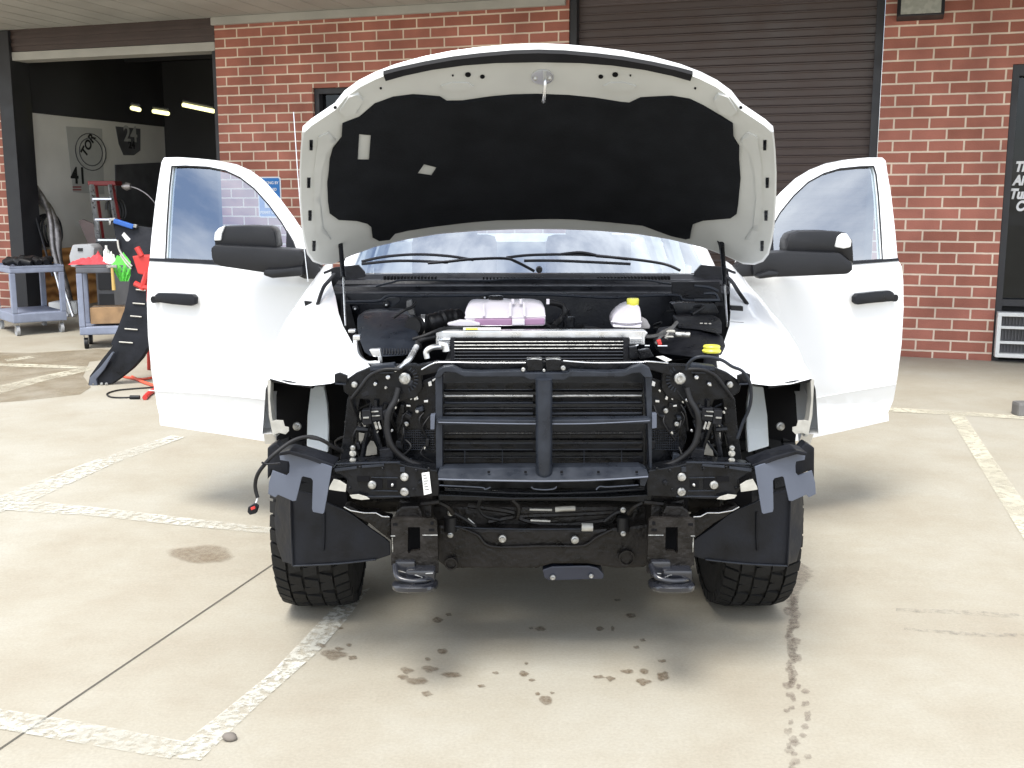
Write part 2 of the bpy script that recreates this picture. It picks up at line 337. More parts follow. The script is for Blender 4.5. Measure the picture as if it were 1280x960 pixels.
def sheet(name, parent, m, loops, F, cell=12, thick=None, rng=(1, 12), smooth=40, s=-1):
    """px outline (plus holes) cut on a px grid, every vertex cast on surface F, then thickened by thick(P)"""
    b = bmesh.new(); flat = [p for l in loops for p in l]
    tri = tessellate_polygon([[Vector((x, y, 0)) for x, y in l] for l in loops])
    vs = [b.verts.new((x, y, 0)) for x, y in flat]
    for t in tri:
        try: b.faces.new([vs[i] for i in t])
        except ValueError: pass
    xs = [p[0] for p in flat]; ys = [p[1] for p in flat]
    x = math.floor(min(xs) / cell) * cell + cell
    while x < max(xs):
        bmesh.ops.bisect_plane(b, geom=b.verts[:] + b.edges[:] + b.faces[:], plane_co=(x + .013, 0, 0), plane_no=(1, 0, 0)); x += cell
    y = math.floor(min(ys) / cell) * cell + cell
    while y < max(ys):
        bmesh.ops.bisect_plane(b, geom=b.verts[:] + b.edges[:] + b.faces[:], plane_co=(0, y + .017, 0), plane_no=(0, 1, 0)); y += cell
    for v in b.verts: v.co = mir(hit(v.co.x, v.co.y, F, rng[0], rng[1]), s)
    bmesh.ops.recalc_face_normals(b, faces=b.faces)
    if thick:
        r = bmesh.ops.extrude_face_region(b, geom=b.faces[:]); nv = [g for g in r['geom'] if isinstance(g, bmesh.types.BMVert)]
        for v in nv: v.co = v.co + thick(v.co)
    return obj(name, b, m, parent, smooth)
def text(name, s_, size, M4, m, parent=None, depth=.001, bold=.0, align='LEFT'):
    cu = bpy.data.curves.new(name, 'FONT'); cu.body = s_; cu.size = size; cu.extrude = depth; cu.offset = bold; cu.align_x = align
    to = bpy.data.objects.new('tmp', cu); COL.objects.link(to)
    dg = bpy.context.evaluated_depsgraph_get(); dg.update()
    me = bpy.data.meshes.new_from_object(to.evaluated_get(dg)); bpy.data.objects.remove(to)
    b = bmesh.new(); b.from_mesh(me); bmesh.ops.transform(b, matrix=M4, verts=b.verts)
    return obj(name, b, m, parent)
def copy_tree(o, parent=None):
    c = o.copy(); COL.objects.link(c); c.parent = parent
    for ch in list(o.children): copy_tree(ch, c)
    return c
# ================================================================== GROUND
b = bmesh.new()
ys = [-60, -20, -5, 0, 2, 3.2, 4.3, 5, 6, 8, 10, 12, 14, 16, 30, 80, 160]; xs = [-120, -40, -15, -8, -4, 0, 4, 8, 15, 40, 120]
gv = [[b.verts.new((x, y, gz(y))) for x in xs] for y in ys]
for i in range(len(ys) - 1):
    for j in range(len(xs) - 1): b.faces.new((gv[i][j], gv[i][j + 1], gv[i + 1][j + 1], gv[i + 1][j]))
tag(obj('ground', b, 'concrete', origin=(0, 0, 0), smooth=30), kind='structure')
def gsheet(name, m, polys, h, cell=25):
    b = bmesh.new()
    for p in polys:
        # split long edges so that the strip follows the slope
        q = []
        for i in range(len(p)):
            a, c = p[i], p[(i + 1) % len(p)]; n = max(1, int(math.hypot(c[0] - a[0], c[1] - a[1]) / 60))
            q += [(a[0] + (c[0] - a[0]) * k / n, a[1] + (c[1] - a[1]) * k / n) for k in range(n)]
        pts = [G(x, y, h) for x, y in q]
        tri = tessellate_polygon([[Vector((x.x, x.y, 0)) for x in pts]])
        vs = [b.verts.new(x) for x in pts]
        for t in tri:
            try: b.faces.new([vs[i] for i in t])
            except ValueError: pass
    return tag(obj(name, b, m), kind='structure')
L1 = [[(-40, 640), (0, 620), (110, 578), (215, 544), (232, 546), (140, 580), (40, 626), (-40, 655)],
      [(-60, 620), (0, 622), (120, 634), (240, 648), (345, 660), (345, 668), (240, 658), (120, 645), (0, 637), (-60, 634)]]
L2 = [[(-60, 876), (0, 886), (90, 900), (238, 928), (212, 948), (140, 936), (50, 920), (-60, 900)],
      [(206, 946), (272, 895), (340, 840), (392, 785), (430, 745), (462, 735), (435, 772), (400, 812), (330, 874), (250, 950)]]
gsheet('painted_line', 'linepaint', L1 + L2, .004)
gsheet('painted_line', 'linepaint2', [[(1184, 516), (1204, 517), (1236, 565), (1300, 655), (1330, 705), (1290, 690), (1250, 625), (1212, 562)],
      [(1090, 508), (1180, 513), (1300, 521), (1300, 525), (1180, 518), (1090, 513)],
      [(-30, 489), (0, 482), (60, 468), (112, 458), (118, 462), (60, 475), (0, 492), (-30, 499)], [(-30, 453), (40, 455), (112, 458), (112, 461), (40, 459), (-30, 457)],
      [(5, 449), (36, 445), (44, 447), (10, 452)]], .004)
gsheet('damp_patch', 'damp', [[(-40, 440), (40, 441), (125, 436), (150, 438), (160, 446), (112, 452), (104, 470), (114, 484), (100, 493), (40, 500), (-40, 506)]], .0025)
def blob(cx, cy, rx, ry, n=22, j=.28):
    ph = random.random() * 9
    return [(cx + rx * math.cos(2 * math.pi * k / n) * (1 + j * noise.noise((ph, math.cos(2 * math.pi * k / n) * 1.3, math.sin(2 * math.pi * k / n) * 1.3)) * 2),
             cy + ry * math.sin(2 * math.pi * k / n) * (1 + j * noise.noise((ph + 5, math.cos(2 * math.pi * k / n) * 1.3, math.sin(2 * math.pi * k / n) * 1.3)) * 2)) for k in range(n)]
st = [(547, 775, 7, 3), (561, 768, 4, 2), (400, 807, 8, 3), (417, 818, 14, 6), (441, 822, 6, 3), (436, 806, 4, 2), (424, 811, 5, 2.5), (425, 785, 5, 2), (508, 838, 7, 4), (521, 851, 13, 4.5), (537, 836, 9, 4), (504, 846, 6, 3), (553, 814, 6, 3.5),
      (535, 824, 4, 2), (565, 843, 12, 3.5), (533, 867, 7, 3), (620, 841, 4, 2), (676, 786, 6, 3), (664, 785, 3, 1.6), (682, 875, 8, 5), (672, 867, 3, 2), (690, 866, 2.5, 1.5), (655, 842, 6, 3), (665, 850, 4, 1.5), (602, 857, 5, 2),
      (789, 769, 6, 3), (750, 786, 5, 2.5), (766, 786, 2.5, 3), (803, 800, 4, 2), (796, 809, 4, 2), (785, 839, 8, 3), (805, 839, 6, 3), (829, 845, 8, 6), (804, 852, 8, 4), (763, 848, 5, 3), (748, 846, 8, 2), (828, 826, 5, 2), (772, 750, 4, 1.5), (658, 829, 2.5, 1.5)]
def soft(name, m, rings_list, h):
    b = bmesh.new(); cl = b.verts.layers.float.new('fade')
    for rings, closed in rings_list:
        V = []
        for pts, a in rings:
            row = []
            for x, y in pts:
                v = b.verts.new(G(x, y, h)); v[cl] = a; row.append(v)
            V.append(row)
        for p, q in zip(V, V[1:]):
            n = min(len(p), len(q))
            for k in range(n if closed else n - 1):
                try: b.faces.new((p[k], p[(k + 1) % n], q[(k + 1) % n], q[k]))
                except ValueError: pass
        if closed: b.faces.new(V[0])
    return tag(obj(name, b, m), kind='structure')
def soften(m):
    n = m.node_tree; at = n.nodes.new('ShaderNodeAttribute'); at.attribute_name = 'fade'; p = n.nodes['Principled BSDF']; src = p.inputs['Alpha'].links[0].from_socket
    mu = n.nodes.new('ShaderNodeMath'); mu.operation = 'MULTIPLY'; n.links.new(src, mu.inputs[0]); n.links.new(at.outputs['Fac'], mu.inputs[1]); n.links.new(mu.outputs[0], p.inputs['Alpha'])
soften(M['stain']); soften(M['tan']); soften(M['wet'])
def softblob(cx, cy, rx, ry, j=.3):
    o = blob(cx, cy, rx * 1.12, ry * 1.15, 20, j)
    f = lambda t: [(cx + (x - cx) * t, cy + (y - cy) * t) for x, y in o]
    return ([(f(.45), 1), (f(.78), .9), (f(1.0), 0)], True)
soft('oil_stain', M['stain'], [softblob(*s) for s in st], .0025)
soft('damp_stain', M['tan'], [softblob(254, 692.5, 40, 11, .16)], .003)
cl_ = [(1000, 704, 3), (1000, 712, 14), (1000, 722, 14), (994, 734, 9), (993, 746, 6), (993, 756, 4)]
cs = smoothpath([Vector(c) for c in cl_], 5); rows_ = []
for i_, c_ in enumerate(cs):
    w_ = max(1, c_.z * (1 + .35 * noise.noise((i_ * .9, 3, 1)))); x_ = c_.x + 3 * noise.noise((i_ * .6, 8, 1))
    rows_.append(((x_, c_.y), w_))
rg = []
for t_, a_ in ((-1.15, 0), (-.75, .85), (0, 1), (.75, .85), (1.15, 0)): rg.append(([(c_[0] + t_ * w_, c_[1]) for c_, w_ in rows_], a_))
dr = []; y = 748
while y < 858:
    dr.append((991 + random.uniform(-5.5, 6.5), y, random.uniform(4, 7.5), random.uniform(3.5, 6))); y += random.uniform(2.6, 5)
y = 858
while y < 965:
    dr.append((996 + random.uniform(-13, 15), y, random.uniform(3, 6), random.uniform(2.2, 4.6))); y += random.uniform(3, 6)
soft('water_drip_trail', M['wet'], [(rg, False)] + [softblob(*s) for s in dr], .0025)
gsheet('faint_scuff', decal_mat('faint_scuff', (.24, .22, .19), 30, .45, .7, 0, .5), [[(1120, 760), (1200, 762), (1290, 768), (1290, 774), (1200, 768), (1120, 764)], [(1130, 784), (1210, 790), (1290, 792), (1290, 797), (1210, 795), (1130, 787)]], .0025)
gsheet('expansion_joint', 'joint', [[(-40, 969), (0, 934.6), (150, 833.5), (350, 698.4), (420, 650), (421, 651.2), (350, 699.6), (150, 834.9), (0, 936.3), (-40, 971.5)]], .0035)
# pale concrete lip at the foot of the wall and the kerb block at the right edge
# ================================================================== BUILDING
PHI = R_(-18.06); WO = Vector((4.03, 10.0, 0)); U = Vector((math.cos(PHI), math.sin(PHI), 0)); NO = Vector((math.sin(PHI), -math.cos(PHI), 0))   # NO points out to the camera
def wuv(px, py, off=0):
    d = ray(px, py); t = (off - (CO - WO).dot(NO)) / d.dot(NO); P = CO + d * t; return (P - WO).dot(U), P.z
def WP(u, off, z): return WO + U * u + NO * off + Vector((0, 0, z))
bld = empty('repair_shop_building', WO, 'red brick repair shop with an open garage bay, brown roller door and pale soffit', 'building', rz=PHI)
def wbox(bm, u0, u1, o0, o1, z0, z1, bev=0):
    add_prism(bm, [WP(u0, o0, z0), WP(u1, o0, z0), WP(u1, o0, z1), WP(u0, o0, z1)], NO * (o1 - o0), bev)
SZ = wuv(270, 22)[1]                           # soffit height
uGL = wuv(20, 150)[0]; uGR = wuv(271, 110)[0]; uR0 = wuv(711, 40)[0]; uR1 = wuv(1102, 100)[0]; uS = wuv(1253, 260)[0]
uW0, zW1 = wuv(390, 110); 
zc = wuv(1193, 439.5)[1]; uj = wuv(1165.5, 447)[0]
M['brick'] = brick_mat('red_utility_brick', 100 * .3048 - uj + .0, 100 * .1016 - zc)
b = bmesh.new()
wbox(b, uGL - 6, uGL - .20, -.25, 0, -.3, SZ + 2.5)
wbox(b, uGR, uW0, -.25, 0, -.3, SZ + 2.5); wbox(b, uW0, uW0 + 1.2, -.25, 0, -.3, .95); wbox(b, uW0, uW0 + 1.2, -.25, 0, zW1, SZ + 2.5); wbox(b, uW0 + 1.2, uR0, -.25, 0, -.3, SZ + 2.5)
wbox(b, uR0, uR1, -.25, 0, 3.85, SZ + 2.5)
zS1 = wuv(1268, 80)[1]
wbox(b, uR1, uS, -.25, 0, -.3, SZ + 2.5); wbox(b, uS, uS + 9, -.25, 0, zS1, SZ + 2.5)
wbox(b, uGL - .2, uGR, -.25, 0, SZ + .004, SZ + 2.5)
obj('brick_wall', b, 'brick', bld)
# soffit and trim
b = bmesh.new(); wbox(b, uGL - 6, uR0 - .02, 0.005, 2.25, SZ, SZ + .06); 
for k in range(60):
    u = uGL - 6 + k * .3
    if u < uR0 - .1: wbox(b, u, u + .004, .01, 2.2, SZ - .004, SZ - .001)
obj('soffit', b, 'soffit', bld)
b = bmesh.new(); wbox(b, uGL - 6, uR0 + 12, 2.255, 2.33, SZ - .05, SZ + .5); wbox(b, uR0 - .02, uR0 + 12, .005, 2.25, SZ + .12, SZ + .18); obj('fascia', b, 'indark', bld)
b = bmesh.new(); wbox(b, uGR - .01, uR0 - .03, .004, .05, SZ - .085, SZ - .003); obj('wall_trim', b, 'trim', bld)
# roof slab and garage room
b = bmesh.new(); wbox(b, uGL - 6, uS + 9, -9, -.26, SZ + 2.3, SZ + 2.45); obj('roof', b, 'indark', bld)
zH = wuv(140, 66)[1]
b = bmesh.new(); wbox(b, uGL - .18, uGR - .01, -.22, -.02, zH + .07, SZ + .002); 
for k in range(7): wbox(b, uGL - .18, uGR - .01, -.02, -.008, zH + .13 + k * .085, zH + .17 + k * .085)
obj('door_housing', b, 'brown', bld)
b = bmesh.new(); wbox(b, uGL - .16, uGR - .01, -.26, -.01, zH - .03, zH + .065, .006); obj('lintel', b, 'trim', bld)
b = bmesh.new(); wbox(b, uGL - .20, uGL - .0, -.28, .03, .1, SZ - .004, .005); obj('door_jamb', b, 'jamb', bld)
b = bmesh.new(); wbox(b, uGR - .05, uGR + .0, -.27, -.01, .1, zH - .035, .003); obj('door_jamb', b, 'jamb', bld)
b = bmesh.new()
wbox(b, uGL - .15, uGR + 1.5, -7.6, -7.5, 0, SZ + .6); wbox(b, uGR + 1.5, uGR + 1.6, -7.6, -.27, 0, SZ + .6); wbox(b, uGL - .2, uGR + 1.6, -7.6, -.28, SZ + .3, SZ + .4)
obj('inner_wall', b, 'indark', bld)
uw = uGL - .12
def SPx(px, py):    # point on the garage side wall plane u = uw
    d = ray(px, py); t = (uw - (CO - WO).dot(U)) / d.dot(U); P = CO + d * t; return (P - WO).dot(NO), P.z
zWT = SPx(110, 148.5)[1]; oE = SPx(205, 160)[0]
b = bmesh.new(); wbox(b, uw - .1, uw, -7.5, -.28, 0, zWT); obj('side_wall', b, 'inwhite', bld)
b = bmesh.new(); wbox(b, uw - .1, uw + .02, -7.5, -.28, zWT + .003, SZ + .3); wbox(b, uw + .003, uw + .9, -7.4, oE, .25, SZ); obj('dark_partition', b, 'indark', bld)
b = bmesh.new(); 
for k in range(6): wbox(b, uw, uGR + 1.5, -1.2 - k * 1.1, -1.12 - k * 1.1, SZ - .1, SZ + .28)
obj('roof_beam', b, 'indark', bld)
# roller door
b = bmesh.new(); zb = wuv(900, 440)[1]; h = .078; z = .1
prof = []
while z < 3.85:
    prof += [(z, 0), (z + .050, .005), (z + .056, .013), (z + .066, .014), (z + .072, .002)]; z += h
vs0 = [b.verts.new(WP(uR0 + .07, -.12 + o, zz)) for zz, o in prof]; vs1 = [b.verts.new(WP(uR1 - .07, -.12 + o, zz)) for zz, o in prof]
for i in range(len(prof) - 1): b.faces.new((vs0[i], vs1[i], vs1[i + 1], vs0[i + 1]))
obj('roller_door', b, 'brown', bld, 12)
b = bmesh.new(); wbox(b, uR0 + .003, uR0 + .075, -.24, -.02, .1, 3.85, .003); obj('door_track', b, 'jamb', bld)
b = bmesh.new(); wbox(b, uR1 - .075, uR1 - .003, -.24, -.02, .1, 3.85, .003); obj('door_track', b, 'jamb', bld)
# small window beside sign
b = bmesh.new(); wbox(b, uW0 + .003, uW0 + .06, -.2, -.04, .953, zW1 - .003); wbox(b, uW0 + 1.14, uW0 + 1.197, -.2, -.04, .953, zW1 - .003); wbox(b, uW0 + .06, uW0 + 1.14, -.2, -.04, zW1 - .06, zW1 - .003); wbox(b, uW0 + .06, uW0 + 1.14, -.2, -.04, .953, 1.01)
wf = obj('window_frame', b, 'jamb', bld)
b = bmesh.new(); wbox(b, uW0 + .06, uW0 + 1.14, -.13, -.12, 1.01, zW1 - .06); obj('pane', b, 'shopglass', wf)
b = bmesh.new(); wbox(b, uW0 - .1, uW0 + 1.3, -.9, -.85, .5, zW1 + .3); obj('dark_backing', b, 'indark', wf)  # dark backing sheet set well behind the pane
# store front
z0 = wuv(1242, 455)[1] - .02
zmid = wuv(1270, 383)[1]
b = bmesh.new()
wbox(b, uS + .003, uS + .06, -.2, -.02, z0, zS1 - .003, .003); wbox(b, uS + .06, uS + 3, -.2, -.02, zS1 - .10, zS1 - .003); wbox(b, uS + .06, uS + 3, -.2, -.02, zmid - .0, zmid + .06); wbox(b, uS + .06, uS + 3, -.2, -.02, z0, z0 + .06)
sf = obj('storefront_frame', b, 'jamb', bld)
b = bmesh.new(); wbox(b, uS + .06, uS + 3, -.12, -.11, zmid + .06, zS1 - .1); obj('pane', b, 'shopglass', sf)
b = bmesh.new(); wbox(b, uS + .06, uS + 3, -.16, -.15, z0 + .06, zmid); obj('panel', b, 'indark', sf)
b = bmesh.new(); wbox(b, uS + .0, uS + 4, -3.2, -3.1, z0, 4); wbox(b, uS, uS + 4, -3.1, -.3, z0 - .02, z0); wbox(b, uS, uS + 4, -3.1, -.3, 3.9, 4); wbox(b, uS - .1, uS, -3.2, -.3, z0, 4); wbox(b, uS + 4, uS + 4.1, -3.2, -.3, z0, 4)
obj('shop_interior', b, mat('shop_interior_wall', (.16, .15, .14), .9), bld)
def wtext(s_, px, py, hpx, m, parent, name='lettering', off=-.10, bold=.004, italic=True, sc=1.0):
    u, z = wuv(px, py, off); d = (WP(u, off, z) - CO).dot(FW); size = hpx / FPX * d / .72
    X = U * sc; Y = Vector((0, 0, 1)) + (U * .18 if italic else Vector()); Mx = Matrix(((X.x, Y.x, NO.x, 0), (X.y, Y.y, NO.y, 0), (X.z, Y.z, NO.z, 0), (0, 0, 0, 1)))
    return text(name, s_, size, Matrix.Translation(WP(u, off, z)) @ Mx, m, parent, .001, bold)
bt = [('Ti', 1268, 214, 12), ('Ai', 1266, 231, 12), ('Tun', 1261.5, 248, 12), ('Co', 1269, 263, 12)]
b = None
for s_, px, py, hh in bt: wtext(s_, px, py, hh, 'signwhite', sf, off=-.105, bold=.006, sc=.8)
# air conditioner / louvred vent in the storefront
u0, z1 = wuv(1247, 390, .06); _, z0v = wuv(1247, 446, .06)
acu = empty('air_conditioner', WP(u0 + .4, .06, z0v), 'white louvred air conditioner set in the bottom of the black shop front', 'air conditioner')
b = bmesh.new(); t_ = .035
wbox(b, u0, u0 + .8, -.018, .10, z0v, z0v + t_, .005); wbox(b, u0, u0 + .8, -.018, .10, z1 - t_, z1, .005); wbox(b, u0, u0 + t_, -.018, .10, z0v + t_, z1 - t_, .004); wbox(b, u0 + .8 - t_, u0 + .8, -.018, .10, z0v + t_, z1 - t_, .004)
obj('housing', b, 'ac', acu)
b = bmesh.new()
for k in (1, 2): wbox(b, u0 + t_, u0 + .8 - t_, .05, .085, z0v + (z1 - z0v) * k / 3 - .012, z0v + (z1 - z0v) * k / 3 + .012, .003)
obj('grille_bar', b, 'ac', acu)
b = bmesh.new(); wbox(b, u0 + .036, u0 + .8 - .036, -.017, .02, z0v + .036, z1 - .036)
for k in range(26): wbox(b, u0 + .05 + k * .028, u0 + .056 + k * .028, .0202, .04, z0v + .04, z1 - .04)
obj('condenser', b, 'greymetal', acu)
# wall light
ul, zl = wuv(1150, 12, .15)
wl = empty('wall_light', WP(ul, 0, zl), 'black boxed flood light with pale lens high on the brick pier', 'wall light')
u0, _ = wuv(1121, 20, .1); u1, _ = wuv(1180, 20, .1); _, zb_ = wuv(1121, 25, .1)
b = bmesh.new(); pts = [WP(u0, .002, zb_), WP(u0, .16, zb_ + .02), WP(u0, .10, zb_ + .36), WP(u0, .002, zb_ + .4)]; add_prism(b, pts, U * (u1 - u0), .006); obj('housing', b, 'jamb', wl)
b = bmesh.new(); k = .03; pts = [WP(u0 + k, .164, zb_ + .035), WP(u1 - k, .164, zb_ + .035), WP(u1 - k, .112, zb_ + .33), WP(u0 + k, .112, zb_ + .33)]; add_prism(b, pts, NO * .01, .003); obj('lens', b, 'lens', wl)
# parking sign
us0, zs1 = wuv(321, 221, .02); us1, _ = wuv(350, 221, .02); _, zs0 = wuv(322, 272, .02)
sg = empty('parking_sign', WP((us0 + us1) / 2, .01, zs0), 'blue and white disabled parking sign on the brick pier', 'sign')
def rrect(u0, u1, z0, z1, r, off):
    o = []
    for cu_, cz, a0 in ((u1 - r, z1 - r, 0), (u0 + r, z1 - r, 90), (u0 + r, z0 + r, 180), (u1 - r, z0 + r, 270)):
        for k in range(5): a = R_(a0 + k * 22.5); o.append(WP(cu_ + r * math.cos(a), off, cz + r * math.sin(a)))
    return o
b = bmesh.new(); add_prism(b, rrect(us0, us1, zs0, zs1, .03, .004), NO * .003); obj('sign_border', b, 'signwhite', sg)
b = bmesh.new(); add_prism(b, rrect(us0 + .014, us1 - .014, zs0 + .014, zs1 - .014, .022, .008), NO * .001); obj('sign_face', b, 'signblue', sg)
um = (us0 + us1) / 2; wS = us1 - us0; hS = zs1 - zs0
b = bmesh.new(); add_prism(b, rrect(um - .065, um + .065, zs0 + hS * .24, zs0 + hS * .24 + .13, .01, .0105), NO * .001); obj('symbol_panel', b, 'signwhite', sg)
def stext(s_, zf, size, name='lettering'):
    Mx = Matrix(((U.x, 0, NO.x, 0), (U.y, 0, NO.y, 0), (0, 1, NO.z, 0), (0, 0, 0, 1)))
    text(name, s_, size, Matrix.Translation(WP(um, .0105, zs0 + hS * zf)) @ Mx, 'signwhite', sg, .0006, .001, 'CENTER')
stext('PARKING BY', .82, .042); stext('DISABLED', .66, .042); stext('PERMIT ONLY', .10, .040)
b = bmesh.new(); c = WP(um, .0125, zs0 + hS * .24 + .05); rr = .034
add_tube(b, [c + U * rr * math.cos(a / 10 * math.pi * 1.4 + 2.6) + Vector((0, 0, rr * math.sin(a / 10 * math.pi * 1.4 + 2.6))) for a in range(11)], .004, 6, False)
add_tube(b, [c + U * -.012 + Vector((0, 0, .055)), c + U * -.008 + Vector((0, 0, .01)), c + U * .02 + Vector((0, 0, .008)), c + U * .034 + Vector((0, 0, -.03))], .0045, 6, False)
add_cyl(b, c + U * -.012 + Vector((0, 0, .064)) - NO * .001, NO, .008, .003); obj('wheelchair_symbol', b, 'signblue', sg)
# ================================================================== PICKUP TRUCK
tk = empty('pickup_truck', (.085, 4.21, 0), 'white pickup truck with hood and both doors open and its front bumper and grille removed', 'pickup truck')
# ---- tyres
def wheel(cx, cy, side, steer=0):
    R0, Wd = .392, .132
    b = bmesh.new(); n = 72
    prof = [(-.10, .225), (-.125, .24), (-.138, .30), (-.133, .355), (-.118, .381), (-.06, .388), (0, .390), (.06, .388), (.118, .381), (.133, .355), (.138, .30), (.125, .24), (.10, .225)]
    rings = [[b.verts.new((x, r * math.sin(2 * math.pi * k / n), r * math.cos(2 * math.pi * k / n))) for k in range(n)] for x, r in prof]
    for p, q in zip(rings, rings[1:]):
        for k in range(n): b.faces.new((p[k], p[(k + 1) % n], q[(k + 1) % n], q[k]))
    # tread blocks
    rows = [(-.138, -.088, 0, 1), (-.080, -.034, .45, 0), (-.026, .026, .1, 0), (.034, .080, .6, 0), (.088, .138, .2, 1)]
    NB = 46
    for x0, x1, ph, shoulder in rows:
        for k in range(NB):
            a0 = 2 * math.pi * (k + ph) / NB; da = 2 * math.pi / NB * .80; sk = .035 * (1 if x0 > 0 else -1) if shoulder else .03 * (1 if k % 2 else -1)
            top = []; bot = []
            for (xx, aa) in ((x0, a0), (x1, a0 + sk), (x1, a0 + da + sk), (x0, a0 + da)):
                xx = xx + random.uniform(-.002, .002)
                rb = .386 - .10 * max(0, abs(xx) - .09); rt = .4 - .25 * max(0, abs(xx) - .10)
                if abs(xx) > .13: rb = .362; rt = .386
                top.append(b.verts.new((xx, rt * math.sin(aa), rt * math.cos(aa)))); bot.append(b.verts.new((xx, (rb - .012) * math.sin(aa), (rb - .012) * math.cos(aa))))
            b.faces.new(top)
            for i in range(4): b.faces.new((top[i], top[(i + 1) % 4], bot[(i + 1) % 4], bot[i]))
            if not shoulder:   # sipe: thin groove as a second smaller lug edge
                pass
    Mt = Matrix.Translation((cx, cy, .4)) @ Matrix.Rotation(steer, 4, 'Z')
    bmesh.ops.transform(b, matrix=Mt, verts=b.verts)
    wt = obj('wheel', b, 'tyre', tk, 35)
    b = bmesh.new(); add_lathe(b, (0, 0, 0), [(.226, -.10), (.22, -.02), (.10, .0), (.085, -.03), (.05, -.05), (.05, .08), (.21, .09), (.226, .10)], 'X', 32)
    bmesh.ops.transform(b, matrix=Mt @ Matrix.Scale(-side, 4, (1, 0, 0)), verts=b.verts); obj('rim', b, 'alu', wt, 40)
    return wt
for s in (-1, 1):
    wheel(ax(4.21) + s * .842, 4.21, s, R_(1)); wheel(ax(7.8) + s * .86, 7.85, s)
# ---- under body, frame, axle
b = bmesh.new()
for s in (-1, 1):
    add_box(b, ax(3.5) + s * .405 - .04, ax(3.5) + s * .405 + .04, 3.47, 9.3, .46, .62, .006)
add_box(b, -.75, .92, 4.9, 9.4, .62, .68); add_box(b, -.4, .6, 3.62, 3.7, .42, .56, .01); add_box(b, -.35, .5, 4.6, 4.8, .36, .55, .02); add_box(b, -.4, .58, 6.6, 6.8, .36, .55, .02)  # includes a floor plate added to keep the underside dark
add_tube(b, [(-.75, 4.21, .42), (.95, 4.21, .42)], .05, 12, False); add_lathe(b, (.30, 4.21, .42), [(.02, -.16), (.13, -.1), (.16, 0), (.13, .1), (.02, .16)], 'Y', 20)
add_tube(b, [(-.75, 7.85, .42), (.9, 7.85, .42)], .05, 12, False); add_lathe(b, (.08, 7.85, .42), [(.02, -.18), (.15, -.1), (.18, 0), (.15, .1), (.02, .18)], 'Y', 20)
obj('chassis_frame', b, 'dirty', tk, 40)
b = bmesh.new(); add_box(b, -.32, .45, 4.5, 5.6, .34, .60, .06); add_box(b, -.7, -.42, 5.2, 6.9, .32, .62, .05); obj('drivetrain_light_block', b, 'dirty', tk, 40)  # transmission and tank boxes, added to block light under the truck
b = bmesh.new(); add_box(b, -.95, 1.05, 4.95, 5.05, .36, .60, .01); obj('underbody_light_block', b, 'softblack', tk)  # unseen black sheet added to stop light passing under from behind
b = bmesh.new(); add_lathe(b, (.0, 8.6, .40), [(.18, -.1), (.38, -.1), (.39, .0), (.38, .1), (.18, .1)], 'Z', 28); obj('spare_wheel_light_block', b, 'tyre', tk, 40)  # unseen spare, also added to block light from the rear
b = bmesh.new(); add_box(b, -.98, .98, 9.0, 9.15, .45, .68, .03); obj('rear_bumper', b, 'alu', tk, 40)
def lerp(a, c, t): return a + (c - a) * t
# ---- front fenders: lofted
stn = [(3.56, .565, 1.055, .905, 1.015), (3.66, .61, 1.08, .925, 1.03), (3.78, .655, 1.11, .945, 1.035), (3.95, .71, 1.152, .975, 1.07), (4.12, .75, 1.185, .99, 1.10), (4.3, .785, 1.225, 1.0, 1.13), (4.5, .83, 1.27, 1.0, 1.165), (4.7, .86, 1.315, .99, 1.20), (4.86, .875, 1.345, .975, 1.23)]
for s in (-1, 1):
    b = bmesh.new(); rows = []
    for Y, xi, zi, xo, zo in stn:
        dy = Y - 4.21; zb_ = .42 + math.sqrt(max(.0, .54 ** 2 - dy * dy)) if abs(dy) < .53 else .58
        if Y < 3.72: zb_ = .83
        zb_ = max(zb_, .56); row = []
        row.append((xi - .0, zi - .035)); row.append((xi, zi))
        for t in (.2, .4, .6, .8): row.append((xi + (xo - xi) * t, zi + (zo - zi) * t + lerp(-.038, .022, min(1, (Y - 3.56) / .3)) * math.sin(math.pi * t)))
        k_ = min(1, max(.15, (Y - 3.56) / .4)); row.append((xo - .012 * k_, zo + .004)); row.append((xo + .004, zo - .03 * k_))
        for t in (.15, .35, .6, .85, 1): row.append((xo + .012 + .02 * t, zo - .03 * k_ - (zo - .03 * k_ - zb_) * t))
        row.append((xo - .01, zb_ + .0))
        rows.append([b.verts.new((ax(Y) + s * x, Y, z)) for x, z in row])
    for p, q in zip(rows, rows[1:]):
        for i in range(len(p) - 1): b.faces.new((p[i], p[i + 1], q[i + 1], q[i]))
    obj('front_fender', b, 'white', tk, 50)
# ---- cab, bed
b = bmesh.new()
def AX(x, Y): return ax(Y) + x
def lerp(a, c, t): return a + (c - a) * t
